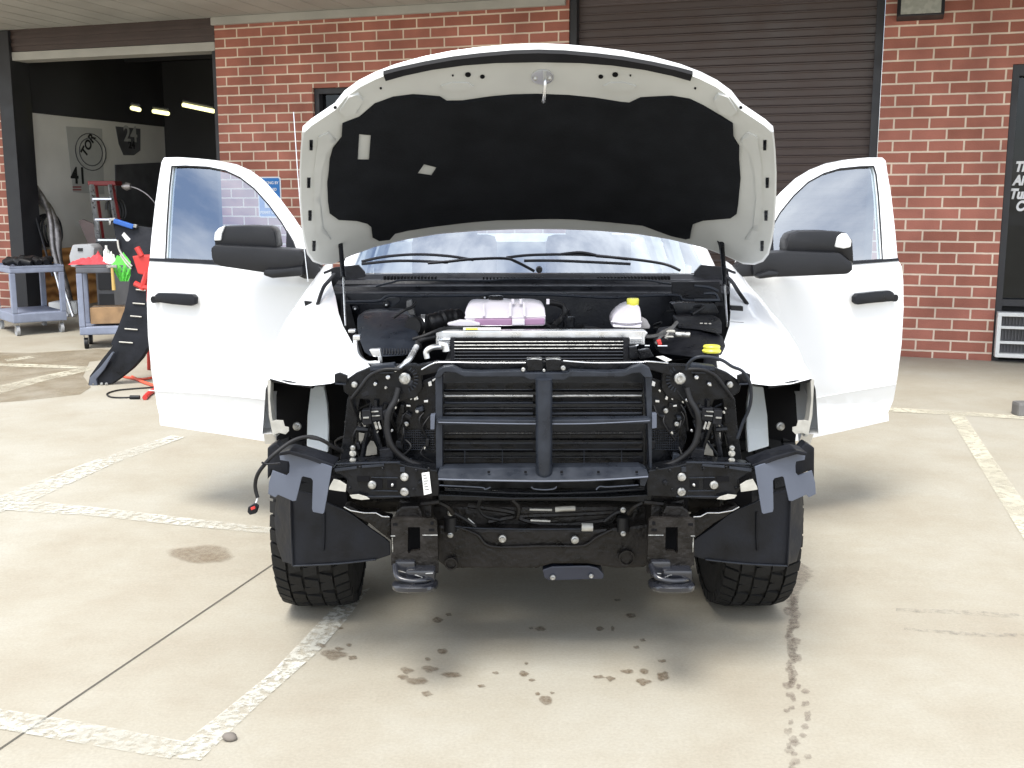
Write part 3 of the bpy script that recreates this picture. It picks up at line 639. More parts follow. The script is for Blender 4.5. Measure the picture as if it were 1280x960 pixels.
# roof
rr = []
for Y, z, hw in ((5.38, 1.815, .66), (5.5, 1.85, .68), (5.8, 1.885, .69), (6.3, 1.89, .69), (6.75, 1.87, .68), (6.85, 1.82, .67)):
    rr.append([b.verts.new((AX(hw * t, Y), Y, z - .05 * t * t - (.05 if abs(t) > .99 else 0))) for t in (-1, -.85, -.5, 0, .5, .85, 1)])
for p, q in zip(rr, rr[1:]):
    for i in range(6): b.faces.new((p[i], p[i + 1], q[i + 1], q[i]))
obj('roof', b, 'white', tk, 40)
b = bmesh.new()
for s in (-1, 1):
    def q4(P): add_prism(b, [Vector(p) for p in P], Vector((-s * .03, 0, 0)))
    X = lambda x, Y: AX(s * x, Y)
    q4([(X(.95, 4.9), 4.9, .58), (X(.95, 6.0), 6.0, .48), (X(.95, 6.9), 6.9, .48), (X(.95, 6.9), 6.9, 1.25), (X(.95, 6.05), 6.05, 1.25), (X(.95, 6.05), 6.05, .6), (X(.95, 5.0), 5.0, .6)])
    add_tube(b, [(X(.80, 4.80), 4.80, 1.30), (X(.73, 5.1), 5.1, 1.55), (X(.68, 5.42), 5.42, 1.79)], .032, 8)
    add_tube(b, [(X(.90, 6.1), 6.1, 1.2), (X(.70, 6.1), 6.1, 1.8)], .04, 8, False); add_tube(b, [(X(.90, 6.8), 6.8, 1.2), (X(.68, 6.75), 6.75, 1.8)], .05, 8, False)
    add_box(b, min(X(.90, 4.9), X(.94, 4.9)), max(X(.90, 4.9), X(.94, 4.9)), 4.86, 4.98, .55, 1.28)
add_box(b, AX(-.9, 6.8), AX(.9, 6.8), 6.78, 6.85, .5, 1.28)
obj('cab_body', b, 'white', tk, 40)
b = bmesh.new(); add_box(b, AX(-.9, 6), AX(.9, 6), 4.9, 6.8, .56, .60); obj('cab_floor', b, 'seat', tk)
b = bmesh.new()
for s in (-1, 1):
    b = bmesh.new(); xx = AX(s * .38, 5.9); add_box(b, xx - .24, xx + .24, 5.65, 6.15, .75, .9, .04); add_box(b, xx - .24, xx + .24, 6.1, 6.25, .85, 1.42, .05); add_box(b, xx - .13, xx + .13, 6.12, 6.22, 1.38, 1.62, .04); obj('seat', b, 'seat', tk, 40)
b = bmesh.new(); add_box(b, AX(-.8, 5.1), AX(.8, 5.1), 4.95, 5.3, .9, 1.24, .04); obj('dashboard', b, 'seat', tk, 40)
b = bmesh.new(); c = Vector((AX(.38, 5.4), 5.42, 1.15)); add_tube(b, [c + Vector((.18 * math.cos(a * .4488), .06 * math.sin(a * .4488), .17 * math.sin(a * .4488))) for a in range(15)], .014, 8, False); obj('steering_wheel', b, 'plastic', tk, 40)
b = bmesh.new()
add_box(b, AX(-.95, 7.9), AX(-.90, 7.9), 6.95, 8.95, .85, 1.35, .01); add_box(b, AX(.90, 7.9), AX(.95, 7.9), 6.95, 8.95, .85, 1.35, .01); add_box(b, AX(-.9, 7.9), AX(.9, 7.9), 6.95, 7.0, .7, 1.35); add_box(b, AX(-.9, 7.9), AX(.9, 7.9), 8.9, 8.95, .7, 1.35, .01); add_box(b, AX(-.9, 7.9), AX(.9, 7.9), 7.0, 8.9, .69, .72)
obj('truck_bed', b, 'white', tk, 40)
# windshield
b = bmesh.new(); rows = []
for i in range(7):
    t = i / 6; row = []
    for j in range(17):
        u = -1 + j / 8; hw = lerp(.79, .655, t); Y = lerp(4.60, 5.36, t) + .17 * u * u * (1 - .35 * t); z = lerp(1.305, 1.79, t) + .025 * math.sin(math.pi * t) - .012 * u * u
        row.append(b.verts.new((AX(hw * u, Y), Y, z)))
    rows.append(row)
for p, q in zip(rows, rows[1:]):
    for i in range(16): b.faces.new((p[i], p[i + 1], q[i + 1], q[i]))
obj('windshield', b, 'wglass', tk, 60)
# cowl panels
def strip(name, m, prof, hwf, curv=.17, n=17, s=1, ys=1.0):
    b = bmesh.new(); rows = []
    for (Y, z, hw) in prof:
        rows.append([b.verts.new((AX(hw * (-1 + 2 * j / (n - 1)), Y), Y + curv * (-1 + 2 * j / (n - 1)) ** 2, z - hwf * (-1 + 2 * j / (n - 1)) ** 2)) for j in range(n)])
    for p, q in zip(rows, rows[1:]):
        for i in range(n - 1): b.faces.new((p[i], p[i + 1], q[i + 1], q[i]))
    return obj(name, b, m, tk, 30)
strip('cowl_panel', 'plastic', [(4.62, 1.303, .80), (4.58, 1.302, .81), (4.56, 1.285, .82), (4.50, 1.283, .82), (4.49, 1.268, .83), (4.42, 1.262, .83), (4.41, 1.245, .83), (4.35, 1.24, .83), (4.34, 1.20, .83), (4.34, .95, .80)], .012, .12)
b = bmesh.new()
for x in [(-.62 + k * .0145) for k in range(16)] + [(-.20 + k * .0145) for k in range(18)] + [(.28 + k * .0145) for k in range(22)]:
    Y = 4.53 + .12 * (x / .8) ** 2; add_box(b, AX(x, Y), AX(x + .006, Y), Y - .028, Y + .025, 1.278, 1.2925)
obj('cowl_grille', b, 'softblack', tk)
rod('cowl_seal', tk, 'greyplastic', [(431, 377, 4.25), (452, 377, 4.25), (474, 376, 4.25), (486, 370, 4.25), (520, 370, 4.25), (600, 369, 4.25), (620, 367, 4.25), (700, 369, 4.25), (760, 372, 4.25), (800, 370, 4.25), (846, 369, 4.25), (856, 375, 4.25), (900, 375, 4.25)], .0055)
rod('cowl_edge', tk, 'greyplastic', [(470, 358, 4.4), (490, 353, 4.4), (510, 350, 4.4), (600, 351, 4.4), (640, 349, 4.4), (700, 349, 4.4), (800, 350, 4.4), (830, 354, 4.4), (860, 358, 4.4), (866, 359, 4.4)], .004)
# firewall, inner fenders, engine bay floor (dark cavity)
b = bmesh.new(); add_box(b, AX(-.8, 4.4), AX(.8, 4.4), 4.55, 4.57, .55, 1.26); obj('firewall', b, 'softblack', tk)
b = bmesh.new()
for s in (-1, 1):
    P = [(AX(s * .53, 3.6), 3.62, .62), (AX(s * .60, 4), 4.0, .62), (AX(s * .62, 4.5), 4.55, .62), (AX(s * .78, 4.5), 4.55, 1.24), (AX(s * .72, 4.1), 4.1, 1.14), (AX(s * .59, 3.65), 3.66, 1.03)]
    b = bmesh.new(); add_prism(b, [Vector(p) for p in P], Vector((s * .02, 0, 0))); obj('inner_fender', b, 'softblack', tk)
b = bmesh.new(); add_box(b, AX(-.35, 4.2), AX(.38, 4.2), 3.85, 4.5, .55, 1.02, .05); add_box(b, AX(-.18, 4.2), AX(.22, 4.2), 3.8, 4.3, 1.02, 1.10, .03); obj('engine', b, 'copper', tk, 30)
for k, (x, y) in enumerate([(700, 400), (735, 398), (748, 392)]): pass
for s in (-1, 1):
    plate('cowl_side_panel', tk, 'plastic', [(404, 340), (418, 334), (448, 331), (456, 340), (456, 382), (430, 384), (408, 352)], 4.66, .02, .003, s)
# ---- HOOD
def zc(Y): return 1.47 + (4.5 - Y) * .6
def Fhood(off=0):
    return lambda P: P.z - (zc(P.y) - .21 * ((P.x - ax(P.y)) / .9) ** 2 + .02 * math.cos((P.x - ax(P.y)) * 2.4) - .02) + off
def halfmir(pts, c=672.5): return pts + [(2 * c - x, y) for x, y in reversed(pts) if abs(x - c) > 1]
hout = halfmir([(672.5, 64), (640, 65), (600, 68.5), (565, 73), (530, 80), (495, 89.5), (470, 99), (450, 109), (432, 122), (420, 137), (405, 147), (390, 157), (380, 166), (378, 185), (376.5, 215), (377, 250), (379, 280), (382, 300), (386, 316), (393, 325), (404, 329), (418, 328), (440, 318), (470, 307), (510, 297.5), (550, 291), (600, 287), (640, 285.5), (672.5, 285)])
hood = sheet('hood', tk, 'hoodin', [hout], Fhood(), 14, lambda P: Vector((0, .008, .018)), (3.0, 5.2), 45)
# outer skin: slightly larger shell behind the inner panel
def grow(poly, k, c=(672.5, 200)): return [(c[0] + (x - c[0]) * (1 + k / 294), c[1] + (y - c[1]) * (1 + k / 136)) for x, y in poly]
obj_ = sheet('outer_skin', hood, 'white', [grow(hout, 2.2)], Fhood(-.022), 14, lambda P: Vector((0, .012, .02)), (3.0, 5.2), 45)
padl = [(672.5, 120), (640, 121), (612, 123.7), (578, 128.8), (558.5, 129.3), (550, 123.7), (516, 121), (491, 123.7), (468.5, 131.6), (449, 148.5), (428, 157), (427, 174), (416, 188), (412, 202), (411, 216), (409, 230), (410, 252), (412, 266.6), (423.5, 275), (446, 276.5), (459, 280), (464, 284), (465.6, 297.6), (474, 301.8), (487, 300), (494, 292), (510, 288), (539, 283.5), (580, 278.5), (623, 275), (672.5, 274)]
pad = padl + [(2 * 671 - x, y) for x, y in [(623, 275), (580, 278), (539, 282)]] + [(817, 287), (840, 295), (857, 299), (862.5, 298), (864, 288), (866, 280), (879, 275.8), (913, 273.6), (921, 268), (923, 255), (926, 224), (924, 200), (924, 185), (917, 173.7), (916, 157), (902, 148), (879, 134), (862.5, 126), (840, 122.5), (800.6, 124.5), (786.6, 131), (776, 130), (744, 124.5), (710, 121)]
o1 = [(447, 202), (449, 168), (463.5, 169.5), (461, 202)]; o2 = [(530, 205.5), (546.6, 210), (539, 221.6), (520.5, 219)]; o3 = [(803, 284.3), (806, 280.5), (818, 282.5), (817, 286.6)]
hp = sheet('insulation_pad', hood, 'pad', [pad, o1, o2], Fhood(.010), 14, lambda P: Vector((0, .004, .012)), (3.0, 5.2), 50)
# pad surface relief
me = hp.data
for v in me.vertices:
    p = v.co; v.co = p + Vector((0, -1, -.8)) * (.006 * noise.noise(Vector((p.x * 4.5, p.y * 3, p.z * 4.5))))
sheet('rubber_seal', hood, 'rubber', [halfmir([(672.5, 66.5), (640, 67.5), (600, 71), (567, 75), (530, 81.5), (500, 88), (479, 93.5), (482, 101.5), (505, 95), (540, 87.5), (580, 82), (620, 79), (672.5, 78)])], Fhood(.016), 16, lambda P: Vector((0, .003, .012)), (3.0, 5.2))
# raised rails of the inner panel
for s in (-1, 1):
    rail = [(398, 172), (410, 166), (420, 176), (408, 192), (402, 215), (400, 250), (404, 285), (414, 300), (404, 306), (396, 290), (392, 250), (393, 210)]
    rl = rail if s < 0 else [(1345 - x, y) for x, y in rail]
    sheet('hood_rib', hood, 'hoodin', [rl], Fhood(.006), 10, lambda P: Vector((0, .003, .008)), (3.0, 5.2), 70)
    for (x, y) in [(389, 182), (386, 229), (387.5, 270), (392.5, 308)]:
        x = x if s < 0 else 1345 - x; hh = 6
        sheet('slot', hood, 'black', [[(x - 2, y - hh), (x + 2.2, y - hh), (x + 1.8, y + hh), (x - 2, y + hh)]], Fhood(.0035), 30, lambda P: Vector((0, 0, .003)), (3.0, 5.2))
    for (x, y, r) in [(585, 94, 3.2), (603, 96.5, 2.6), (419, 135, 1.8), (566, 95, 1), (476, 111, 1.2)]:
        x = x if s < 0 else 1354 - x if x > 500 else 1345 - x
        sheet('access_hole', hood, 'softblack', [[(x + r * math.cos(a * .785) * 1.15, y + r * math.sin(a * .785) * .85) for a in range(8)]], Fhood(.004), 30, lambda P: Vector((0, 0, .003)), (3.0, 5.2))
    emb = [(551, 108), (566, 103.5), (584, 104), (592, 108), (586, 113), (568, 115), (554, 112)]
    em = emb if s < 0 else [(1346 - x, y) for x, y in emb]
    sheet('hood_boss', hood, 'hoodin', [em], Fhood(.006), 6, lambda P: Vector((0, .003, .006)), (3.0, 5.2), 80)
    em = [(436, 122), (448, 118), (454, 126), (446, 142), (432, 146), (424, 140)]
    em = em if s < 0 else [(1346 - x, y) for x, y in em]
    sheet('hood_boss', hood, 'hoodin', [em], Fhood(.009), 6, lambda P: Vector((0, .003, .008)), (3.0, 5.2), 80)
lat = sheet('latch_plate', hood, 'alu', [[(678 + 14 * math.cos(a * .393), 97 + 9 * math.sin(a * .393)) for a in range(16)]], Fhood(.006), 30, lambda P: Vector((0, .001, .004)), (3.0, 5.2))
P0 = hit(681, 90, Fhood(.006), 3, 5); P1 = hit(679, 108, Fhood(.006), 3, 5)
b = bmesh.new(); add_tube(b, [P0, P0 + Vector((0, -.035, -.04)), P1 + Vector((0, -.06, -.05)), P1 + Vector((0, -.01, -.045))], .006, 8); obj('striker', b, 'alu', lat, 50)
for s in (-1, 1): 
    P = hit(678 + s * 9, 98, Fhood(.007), 3, 5); b = bmesh.new(); add_lathe(b, P, [(.008, 0), (.008, -.005), (.004, -.008)], 'Y', 10); obj('rivet', b, 'steel', lat)
# struts
for s, top, mid, bot in ((-1, (425, 297, 4.28), (429, 346, 4.2), (432, 408, 4.0)), (1, (902, 297, 4.28), (906, 356, 4.18), (909, 408, 4.0))):
    b = bmesh.new(); add_tube(b, [atY(*top), atY(*mid)], .0095, 10, False); so_ = obj('hood_strut', b, 'black', tk, 50)
    b = bmesh.new(); add_tube(b, [atY(*mid), atY(*bot)], .004, 8, False); obj('strut_rod', b, 'alu', so_, 50)
rod('hood_wire', tk, 'rubber', [(866, 288, 4.3), (880, 290, 4.28), (893, 296, 4.27), (899, 305, 4.27), (902, 325, 4.26)], .004)
# wipers
rods('wiper', tk, 'plastic', [[(452, 327, 4.62), (480, 321, 4.62), (520, 318, 4.6), (560, 320, 4.59), (592, 325, 4.58)], [(452, 330, 4.6), (500, 326, 4.6), (560, 328, 4.58)]], .006)
rod('wiper_arm', tk, 'plastic', [(535, 329, 4.56), (560, 327, 4.55), (590, 324, 4.54), (630, 323, 4.5), (645, 327, 4.46), (668, 339, 4.44)], .006)
rods('wiper', tk, 'plastic', [[(633, 322, 4.58), (660, 319, 4.57), (700, 318, 4.57), (740, 319, 4.58), (785, 324, 4.58)], [(655, 326, 4.56), (700, 326, 4.56), (788, 330, 4.57)], [(700, 318, 4.57), (725, 315.5, 4.57), (745, 319, 4.57)]], .006)
rod('wiper_arm', tk, 'plastic', [(745, 320, 4.56), (790, 324, 4.56), (830, 330, 4.56), (850, 338, 4.52)], .006)
b = bmesh.new(); add_lathe(b, atY(674, 337, 4.44), [(.010, -.010), (.014, 0), (.014, .02)], 'Y', 12); obj('wiper_pivot', b, 'plastic', tk, 40)
# ---- DOORS
HY, HX, LEN, OPEN = 4.93, .955, 1.06, R_(64)
def door_F(s):
    H = Vector((ax(HY) + s * HX, HY, 0)); D = Vector((s * math.sin(OPEN), math.cos(OPEN), 0)); N = Vector((s * math.cos(OPEN), -math.sin(OPEN), 0))
    def surf(off=0):
        def F(P):
            z = P.z
            b_ = -.34 * (z - 1.23) - .05 * (z - 1.23) if z > 1.23 else .030 * (1 - ((z - .95) / .45) ** 2) - .019
            if z < .70: b_ -= .030 * min(1, (.70 - z) / .10)
            if z < .60: b_ += .050 * min(1, (.60 - z) / .07)
            if .68 < z < .72: b_ -= .004
            return (P - H).dot(N) - b_ - off
        return F
    return H, D, N, surf
doors = {}
for s in (-1, 1):
    H, D, N, surf = door_F(s)
    if s < 0:
        outer = [(205, 197), (222, 196.5), (245, 198), (268, 200.5), (290, 205), (308, 213), (325, 226), (345, 249), (362, 272), (375, 292), (384, 312), (389, 330), (395, 345), (402, 360), (402, 470), (400, 560), (343, 553.5), (270, 542), (200, 531.5), (199, 517), (196, 505), (190, 470), (185, 420), (183.5, 375), (185, 340), (187, 327), (189, 300), (194, 255), (199, 220), (202, 203)]
        glassp = [(215, 208), (232, 207.5), (260, 209), (282, 213.5), (300, 222), (318, 236), (336, 256), (352, 278), (365, 300), (372, 326), (340, 327.5), (300, 327), (250, 325.5), (207, 323.5), (209, 280), (212, 235)]
        belt = [(206, 323), (250, 325.5), (300, 329), (375, 334), (375, 338), (300, 333), (250, 329.5), (186, 326), (187, 322.5)]
        sail = [(358, 288), (366, 302), (373, 322), (376, 338), (357, 335)]
        hand = [(193, 369), (197, 366), (215, 366.5), (240, 368), (243.5, 372), (243, 380), (238, 382.5), (215, 380.5), (197, 378), (193.5, 375)]
    else:
        outer = [(1103, 197), (1085, 197), (1060, 199.5), (1038, 204), (1018, 212), (1000, 223), (982, 240), (965, 259), (950, 281), (939, 301), (928, 318), (922, 335), (915, 350), (915, 470), (925, 565), (1004, 549.5), (1050, 540), (1111, 526), (1110, 515), (1117, 500), (1122, 470), (1127, 430), (1129.5, 385), (1129, 350), (1127, 333), (1122, 324), (1119, 290), (1114, 245), (1109, 215), (1107, 201)]
        glassp = [(1092, 208), (1075, 208.5), (1050, 211), (1030, 217), (1010, 228), (992, 245), (975, 266), (963, 287), (955, 306), (952, 333), (1000, 331), (1050, 328), (1103, 324.5), (1101, 290), (1098, 245), (1095, 218)]
        belt = [(1104, 324), (1050, 328), (1000, 331), (950, 335), (950, 339), (1000, 335), (1060, 331), (1124, 326), (1123, 322.5)]
        sail = [(966, 284), (957, 304), (953, 320), (950, 338), (968, 337)]
        hand = [(1069, 371), (1073, 367), (1095, 364.5), (1113, 363), (1118, 366), (1118, 374), (1113, 377), (1090, 379), (1073, 381), (1069, 378)]
    d = sheet('front_door', tk, 'white', [outer, glassp], surf(), 12, lambda P, N=N: -N * (.075 if P.z < 1.22 else .035), (3.5, 7), 35); doors[s] = d
    sheet('window_glass', d, 'glass', [glassp], surf(-.012), 20, None, (3.5, 7), 60)
    # window seal
    b = bmesh.new(); P = [hit(x, y, surf(-.002), 3.5, 7) for x, y in glassp + glassp[:1]]; add_tube(b, P, .0045, 6, False); obj('window_seal', b, 'rubber', d, 50)
    sheet('belt_moulding', d, 'plastic', [belt], surf(.006), 30, lambda P, N=N: -N * .02, (3.5, 7), 40)
    sheet('sail_panel', d, 'plastic', [sail], surf(.008), 30, lambda P, N=N: -N * .02, (3.5, 7), 40)
    # handle : bevelled bar standing off
    b = bmesh.new(); add_prism(b, [hit(x, y, surf(.045), 3.5, 7) for x, y in hand], -N * .028, .006)
    for xx in ((197, 238) if s < 0 else (1073, 1114)):
        P = hit(xx, 374 if s < 0 else 372, surf(.0), 3.5, 7); add_cyl(b, P, N, .018, .03, 10)
    obj('door_handle', b, 'plastic', d, 40)
    # keyhole / seam groove lines
    seam = [(186.5, 488), (260, 492), (340, 500)] if s < 0 else [(1120, 480), (1060, 490), (1006, 500)]
    b = bmesh.new(); add_tube(b, [hit(x, y, surf(.001), 3.5, 7) for x, y in seam], .003, 6); obj('body_crease', b, 'white', d, 50)
    # inner trim
    trim = [(210, 335), (300, 338), (390, 345), (395, 480), (340, 530), (215, 505), (200, 420), (200, 350)] if s < 0 else [(1103, 335), (1000, 338), (925, 345), (920, 480), (1010, 530), (1100, 500), (1112, 420), (1112, 350)]
    sheet('door_trim', d, 'seat', [trim], surf(-.085), 30, lambda P, N=N: -N * .05, (3.5, 7), 40)
# mirrors (towing mirrors on the open doors)
def mirror_parts(s, arm, head, cap, stub, base):
    d = doors[s]; Y0 = 4.86
    m_ = plate('side_mirror', d, 'mirror', head, Y0 - .02, .15, .022, smooth=40)
    plate('mirror_arm', m_, 'mirror', arm, Y0 - .07, .16, .018, smooth=40)
    plate('mirror_cap', m_, 'label', cap, Y0 - .032, .05, .008, smooth=40)
    plate('mirror_stub', m_, 'mirror', stub, Y0 - .1, .10, .012, smooth=40)
    plate('mirror_base', m_, 'mirror', base, Y0 - .04, .1, .014, smooth=40)
mirror_parts(-1, [(263, 310), (268, 306), (330, 309), (376, 313), (381, 322), (378, 334), (356, 340), (330, 341), (276, 333), (267, 330), (264, 322)],
             [(268, 310), (267, 296), (271, 287), (281, 282.5), (310, 281.5), (336, 282.5), (342.5, 288), (346, 310)],
             [(267, 301), (268, 291), (273, 285), (281, 282), (277, 292), (276, 301)],
             [(328, 344), (330, 337), (352, 336), (378, 333), (378, 345), (340, 348)], [(366, 318), (380, 312), (392, 320), (401, 336), (402, 349), (380, 349), (366, 342)])
mirror_parts(1, [(940, 330), (958, 316), (985, 314), (1050, 316), (1066, 328), (1067, 338), (1060, 343), (1010, 345), (960, 347), (942, 346)],
             [(982, 316), (984, 300), (988, 292), (1000, 288.5), (1030, 288), (1058, 290), (1067, 300), (1069, 332), (1050, 318)],
             [(1044, 309), (1047, 296), (1053, 291.5), (1059, 292), (1065, 301), (1064, 309), (1055, 311)],
             [(945, 344), (962, 338), (975, 340), (972, 346), (950, 349)], [(915, 347), (918, 336), (928, 324), (945, 318), (962, 318), (955, 345)])
# antenna on the right front fender (photo left)
rod('antenna', tk, 'alu', [(367, 140, 4.62), (372, 215, 4.6), (378, 290, 4.58), (385, 352, 4.56)], .0022, smooth=False)
plates('fender_clip', tk, 'plastic', [[(380, 376), (390, 377), (382, 387)]], 4.3, .01, .001)
# fender hinge hardware (photo right)
plates('hood_hinge', tk, 'black', [[(913, 382), (929, 383), (929, 389), (914, 388)], [(913, 402), (930, 403), (929, 412), (912, 410)]], 4.0, .03, .002)
rod('fender_seal', tk, 'rubber', [(906, 344, 4.45), (915, 352, 4.4), (924, 366, 4.3), (934, 380, 4.25)], .008)
rod('fender_seal', tk, 'rubber', [(418, 343, 4.5), (412, 350, 4.45), (404, 360, 4.35), (397, 380, 4.25)], .008)
# ---- FRONT END (left half traced, mirrored)
CY = 3.42
for s in (-1, 1):
    # black sheet standing in for the dark void behind the headlight opening
    plate('headlight_void_sheet', tk, 'softblack', [(338, 466), (390, 462), (462, 446), (545, 458), (548, 600), (430, 600), (412, 584), (345, 556), (341, 520)], 3.98, .02, 0, s)
    plate('fender_edge', tk, 'galv', [(334, 475), (338.5, 476), (337.5, 500), (340, 522), (346, 546), (341, 545), (336, 520)], 3.56, .05, .001, s)
    plate('fender_tab', tk, 'galv', [(338, 527), (345, 525), (354, 525.5), (356, 533), (361, 534), (361, 539), (357, 543), (349, 541), (341, 544)], 3.55, .004, .0006, s)
    bolt(tk, 371, 533, 3.7, 5.5, s)
    plate('fender_flange', tk, 'black', [(338, 474), (362, 477), (390, 482), (391, 486), (362, 481), (339, 478)], 3.57, .06, .002, s)
    plate('inner_fender_panel', tk, mat('bare_painted_panel', (.74, .79, .80), .3, var=.06) if s < 0 else bpy.data.materials['bare_painted_panel'], [(388, 484), (405, 482), (409, 505), (411, 535), (410, 566), (383, 558), (384, 520)], lambda x, y: 3.86 - (y - 480) * .0012, .03, .006, s)
    # upper support block
    plate('headlight_bracket', tk, 'black', [(428, 478), (445, 466), (462, 459), (495, 456), (520, 455), (527, 462), (528, 486), (520, 497), (508, 500), (498, 503), (490, 520), (482, 530), (466, 512), (462, 500), (442, 498), (430, 490)], 3.47, .03, .004, s)
    plate('headlight_bracket', tk, 'black', [(434, 498), (444, 488), (450, 500), (446, 540), (438, 582), (424, 580), (430, 540)], 3.52, .03, .004, s)
    plate('bracket_top', tk, 'greyplastic', [(462, 458), (492, 455), (494, 461), (463, 464)], 3.44, .05, .002, s)
    plate('bracket_top', tk, 'black', [(418, 468), (424, 466), (434, 470), (433, 481), (418, 480)], 3.44, .02, .002, s)
    plates('headlight_bracket_rib', tk, 'greyplastic', [[(419, 479), (432, 480), (432, 481.4), (419, 480.6)], [(466, 461.3), (490, 460), (490, 461.4), (466, 462.6)], [(474, 465.5), (492, 465), (492, 466.6), (474, 467)]], 3.425, .01, .0005, s)
    # A-shaped support
    rods('headlight_support_arm', tk, 'black', [[(462, 520, 3.47), (458, 545, 3.47), (452, 575, 3.47)], [(462, 520, 3.47), (472, 548, 3.47), (480, 575, 3.47)], [(446, 536, 3.46), (460, 537, 3.46)], [(470, 500, 3.46), (471, 520, 3.46)], [(482, 505, 3.46), (478, 522, 3.46), (482, 540, 3.46), (486, 560, 3.46)]], .0085, s)
    plates('headlight_adjuster', tk, 'plastic', [[(452, 513), (463, 512), (465, 530), (454, 532)], [(464, 510), (478, 510), (479, 525), (465, 527)], [(478, 514), (484, 512), (487, 522), (480, 524)], [(474, 562), (490, 560), (492, 574), (476, 576)]], 3.44, .04, .003, s)
    plates('adjuster_highlight', tk, 'steel', [[(454, 521.5), (461, 521), (461, 523), (454, 523.5)], [(464, 514), (473, 513.6), (473, 515), (464, 515.6)], [(465, 519.5), (475, 519), (475, 520.2), (465, 520.8)], [(467, 528), (470, 527), (473, 536), (470, 537.5)], [(472, 528), (474, 527), (477, 536), (474.5, 537)]], 3.432, .006, .0006, s)
    plates('lit_gap_plate', tk, 'galv', [[(448.5, 515), (450.5, 515), (451, 528), (459, 530), (458, 536), (449, 535)], [(448.5, 541), (456, 542), (450, 562), (448.8, 562)], [(463, 551), (467, 552), (471, 560), (471, 568), (457, 570), (459, 558)]], 3.62, .004, .0006, s)  # pale plates stand in for lit ground seen through the gaps
    bolt(tk, 506, 473.5, 3.44, 7.6, s); bolt(tk, 443, 481, 3.45, 4.2, s)
    bolt(tk, 485, 471.5, 3.45, 3, s, 'alu', 'clip'); bolt(tk, 469, 480, 3.45, 2.6, s, 'alu', 'clip'); bolt(tk, 496, 490, 3.45, 2.2, s, 'alu', 'clip'); bolt(tk, 496.5, 500, 3.45, 2.4, s, 'alu', 'clip')
    bolt(tk, 441, 560, 3.42, 3.6, s); bolt(tk, 441, 567, 3.42, 4.4, s, 'galv', 'nut'); bolt(tk, 441, 576, 3.42, 4.2, s, 'galv', 'nut')
    # side panel beside radiator
    plate('radiator_side_panel', tk, 'black', [(508, 484), (545, 470), (546, 584), (518, 580), (498, 560), (494, 530), (500, 505)], 3.50, .02, .003, s)
    bolt(tk, 522, 513.5, 3.48, 3.4, s); bolt(tk, 508, 530, 3.48, 3.4, s); bolt(tk, 490, 538, 3.47, 1.7, s, 'alu', 'clip')
    plates('side_highlight', tk, 'alu', [[(530, 500.5), (535, 500), (535, 502.8), (530, 503)], [(508, 506), (513, 506.5), (513, 508.5), (508, 508)], [(512, 490), (514, 489), (515, 499), (513, 500)], [(517, 490), (519, 489), (523, 499), (520, 500)], [(535, 478), (539, 476), (540, 482), (536, 483)], [(540, 475), (545, 472), (545, 474), (541, 477)]], 3.485, .006, .0006, s)
    # honeycomb mesh
    b = bmesh.new()
    for i in range(14):
        x = 506 + i * 2.7; add_tube(b, [mir(atY(x, 538, 3.49), s), mir(atY(x, 562, 3.49), s)], .0011, 4, False)
    for j in range(9):
        y_ = 538 + j * 3; add_tube(b, [mir(atY(505, y_, 3.488), s), mir(atY(543, y_, 3.488), s)], .0011, 4, False)
    obj('air_guide_mesh', b, 'greyplastic', tk)
    # arch of ribs round the big bolt
    b = bmesh.new()
    for k in range(9):
        a = R_(-60 + k * 16); add_tube(b, [mir(atY(506 + 12 * math.cos(a), 474 + 12 * math.sin(a), 3.46), s), mir(atY(506 + 17 * math.cos(a), 474 + 17 * math.sin(a), 3.46), s)], .0022, 5, False)
    obj('bracket_ribs', b, 'greyplastic', tk)
    # thick cable from bracket down to the lower tray
    rod('wiring_loom', tk, 'rubber', [(498, 485, 3.42), (494, 500, 3.41), (486, 515, 3.40), (484, 535, 3.40), (489, 556, 3.40), (502, 571, 3.41), (520, 581, 3.42), (545, 588, 3.43)], .010, s)
    rod('wiring_loom', tk, 'rubber', [(440, 498, 3.45), (450, 485, 3.43), (462, 470, 3.43), (480, 462, 3.42), (500, 462, 3.42)], .006, s)
    rod('side_brace', tk, 'greyplastic', [(513, 573, 3.44), (519, 584, 3.44), (535, 585.5, 3.44), (546, 585.5, 3.44)], .0028, s, smooth=False)
    # lower rail and bumper bracket
    plate('lower_rail', tk, 'black', [(412, 588), (420, 583), (438, 580), (485, 577), (497, 578), (510, 582), (547, 588), (549, 600), (548, 620), (520, 621), (480, 624), (455, 624), (440, 622), (432, 612), (434, 600), (425, 594)], 3.37, .09, .004, s)
    plates('rail_rib', tk, 'greyplastic', [[(464, 596.5), (497, 597), (497, 598), (464, 597.5)], [(464, 613), (497, 613.5), (497, 614.6), (464, 614)], [(440, 620.5), (500, 620), (512, 620), (512, 621.4), (440, 622)], [(419, 579.5), (480, 577.5), (500, 577.5), (500, 578.8), (419, 580.8)]], 3.365, .01, .0005, s)
    plates('rail_slot', tk, 'softblack', [[(463, 599), (478, 599), (478, 611), (463, 611)], [(484, 601), (495, 601), (495, 610), (484, 610)], [(446, 596), (462, 596), (462, 602), (446, 602)]], 3.366, .005, .0005, s)
    bolt(tk, 505.5, 596.5, 3.36, 5.6, s); bolt(tk, 505.5, 615, 3.36, 5.6, s); bolt(tk, 465, 606.5, 3.36, 5.6, s); bolt(tk, 490.5, 606, 3.36, 1.8, s, 'alu', 'clip')
    bolt(tk, 526, 604, 3.36, 3.5, s, 'black')
    plate('bumper_shim', tk, 'galv', [(412, 608), (417, 599), (425, 601), (433, 606), (432, 615), (420, 613.5), (411, 612)], 3.345, .006, .001, s)
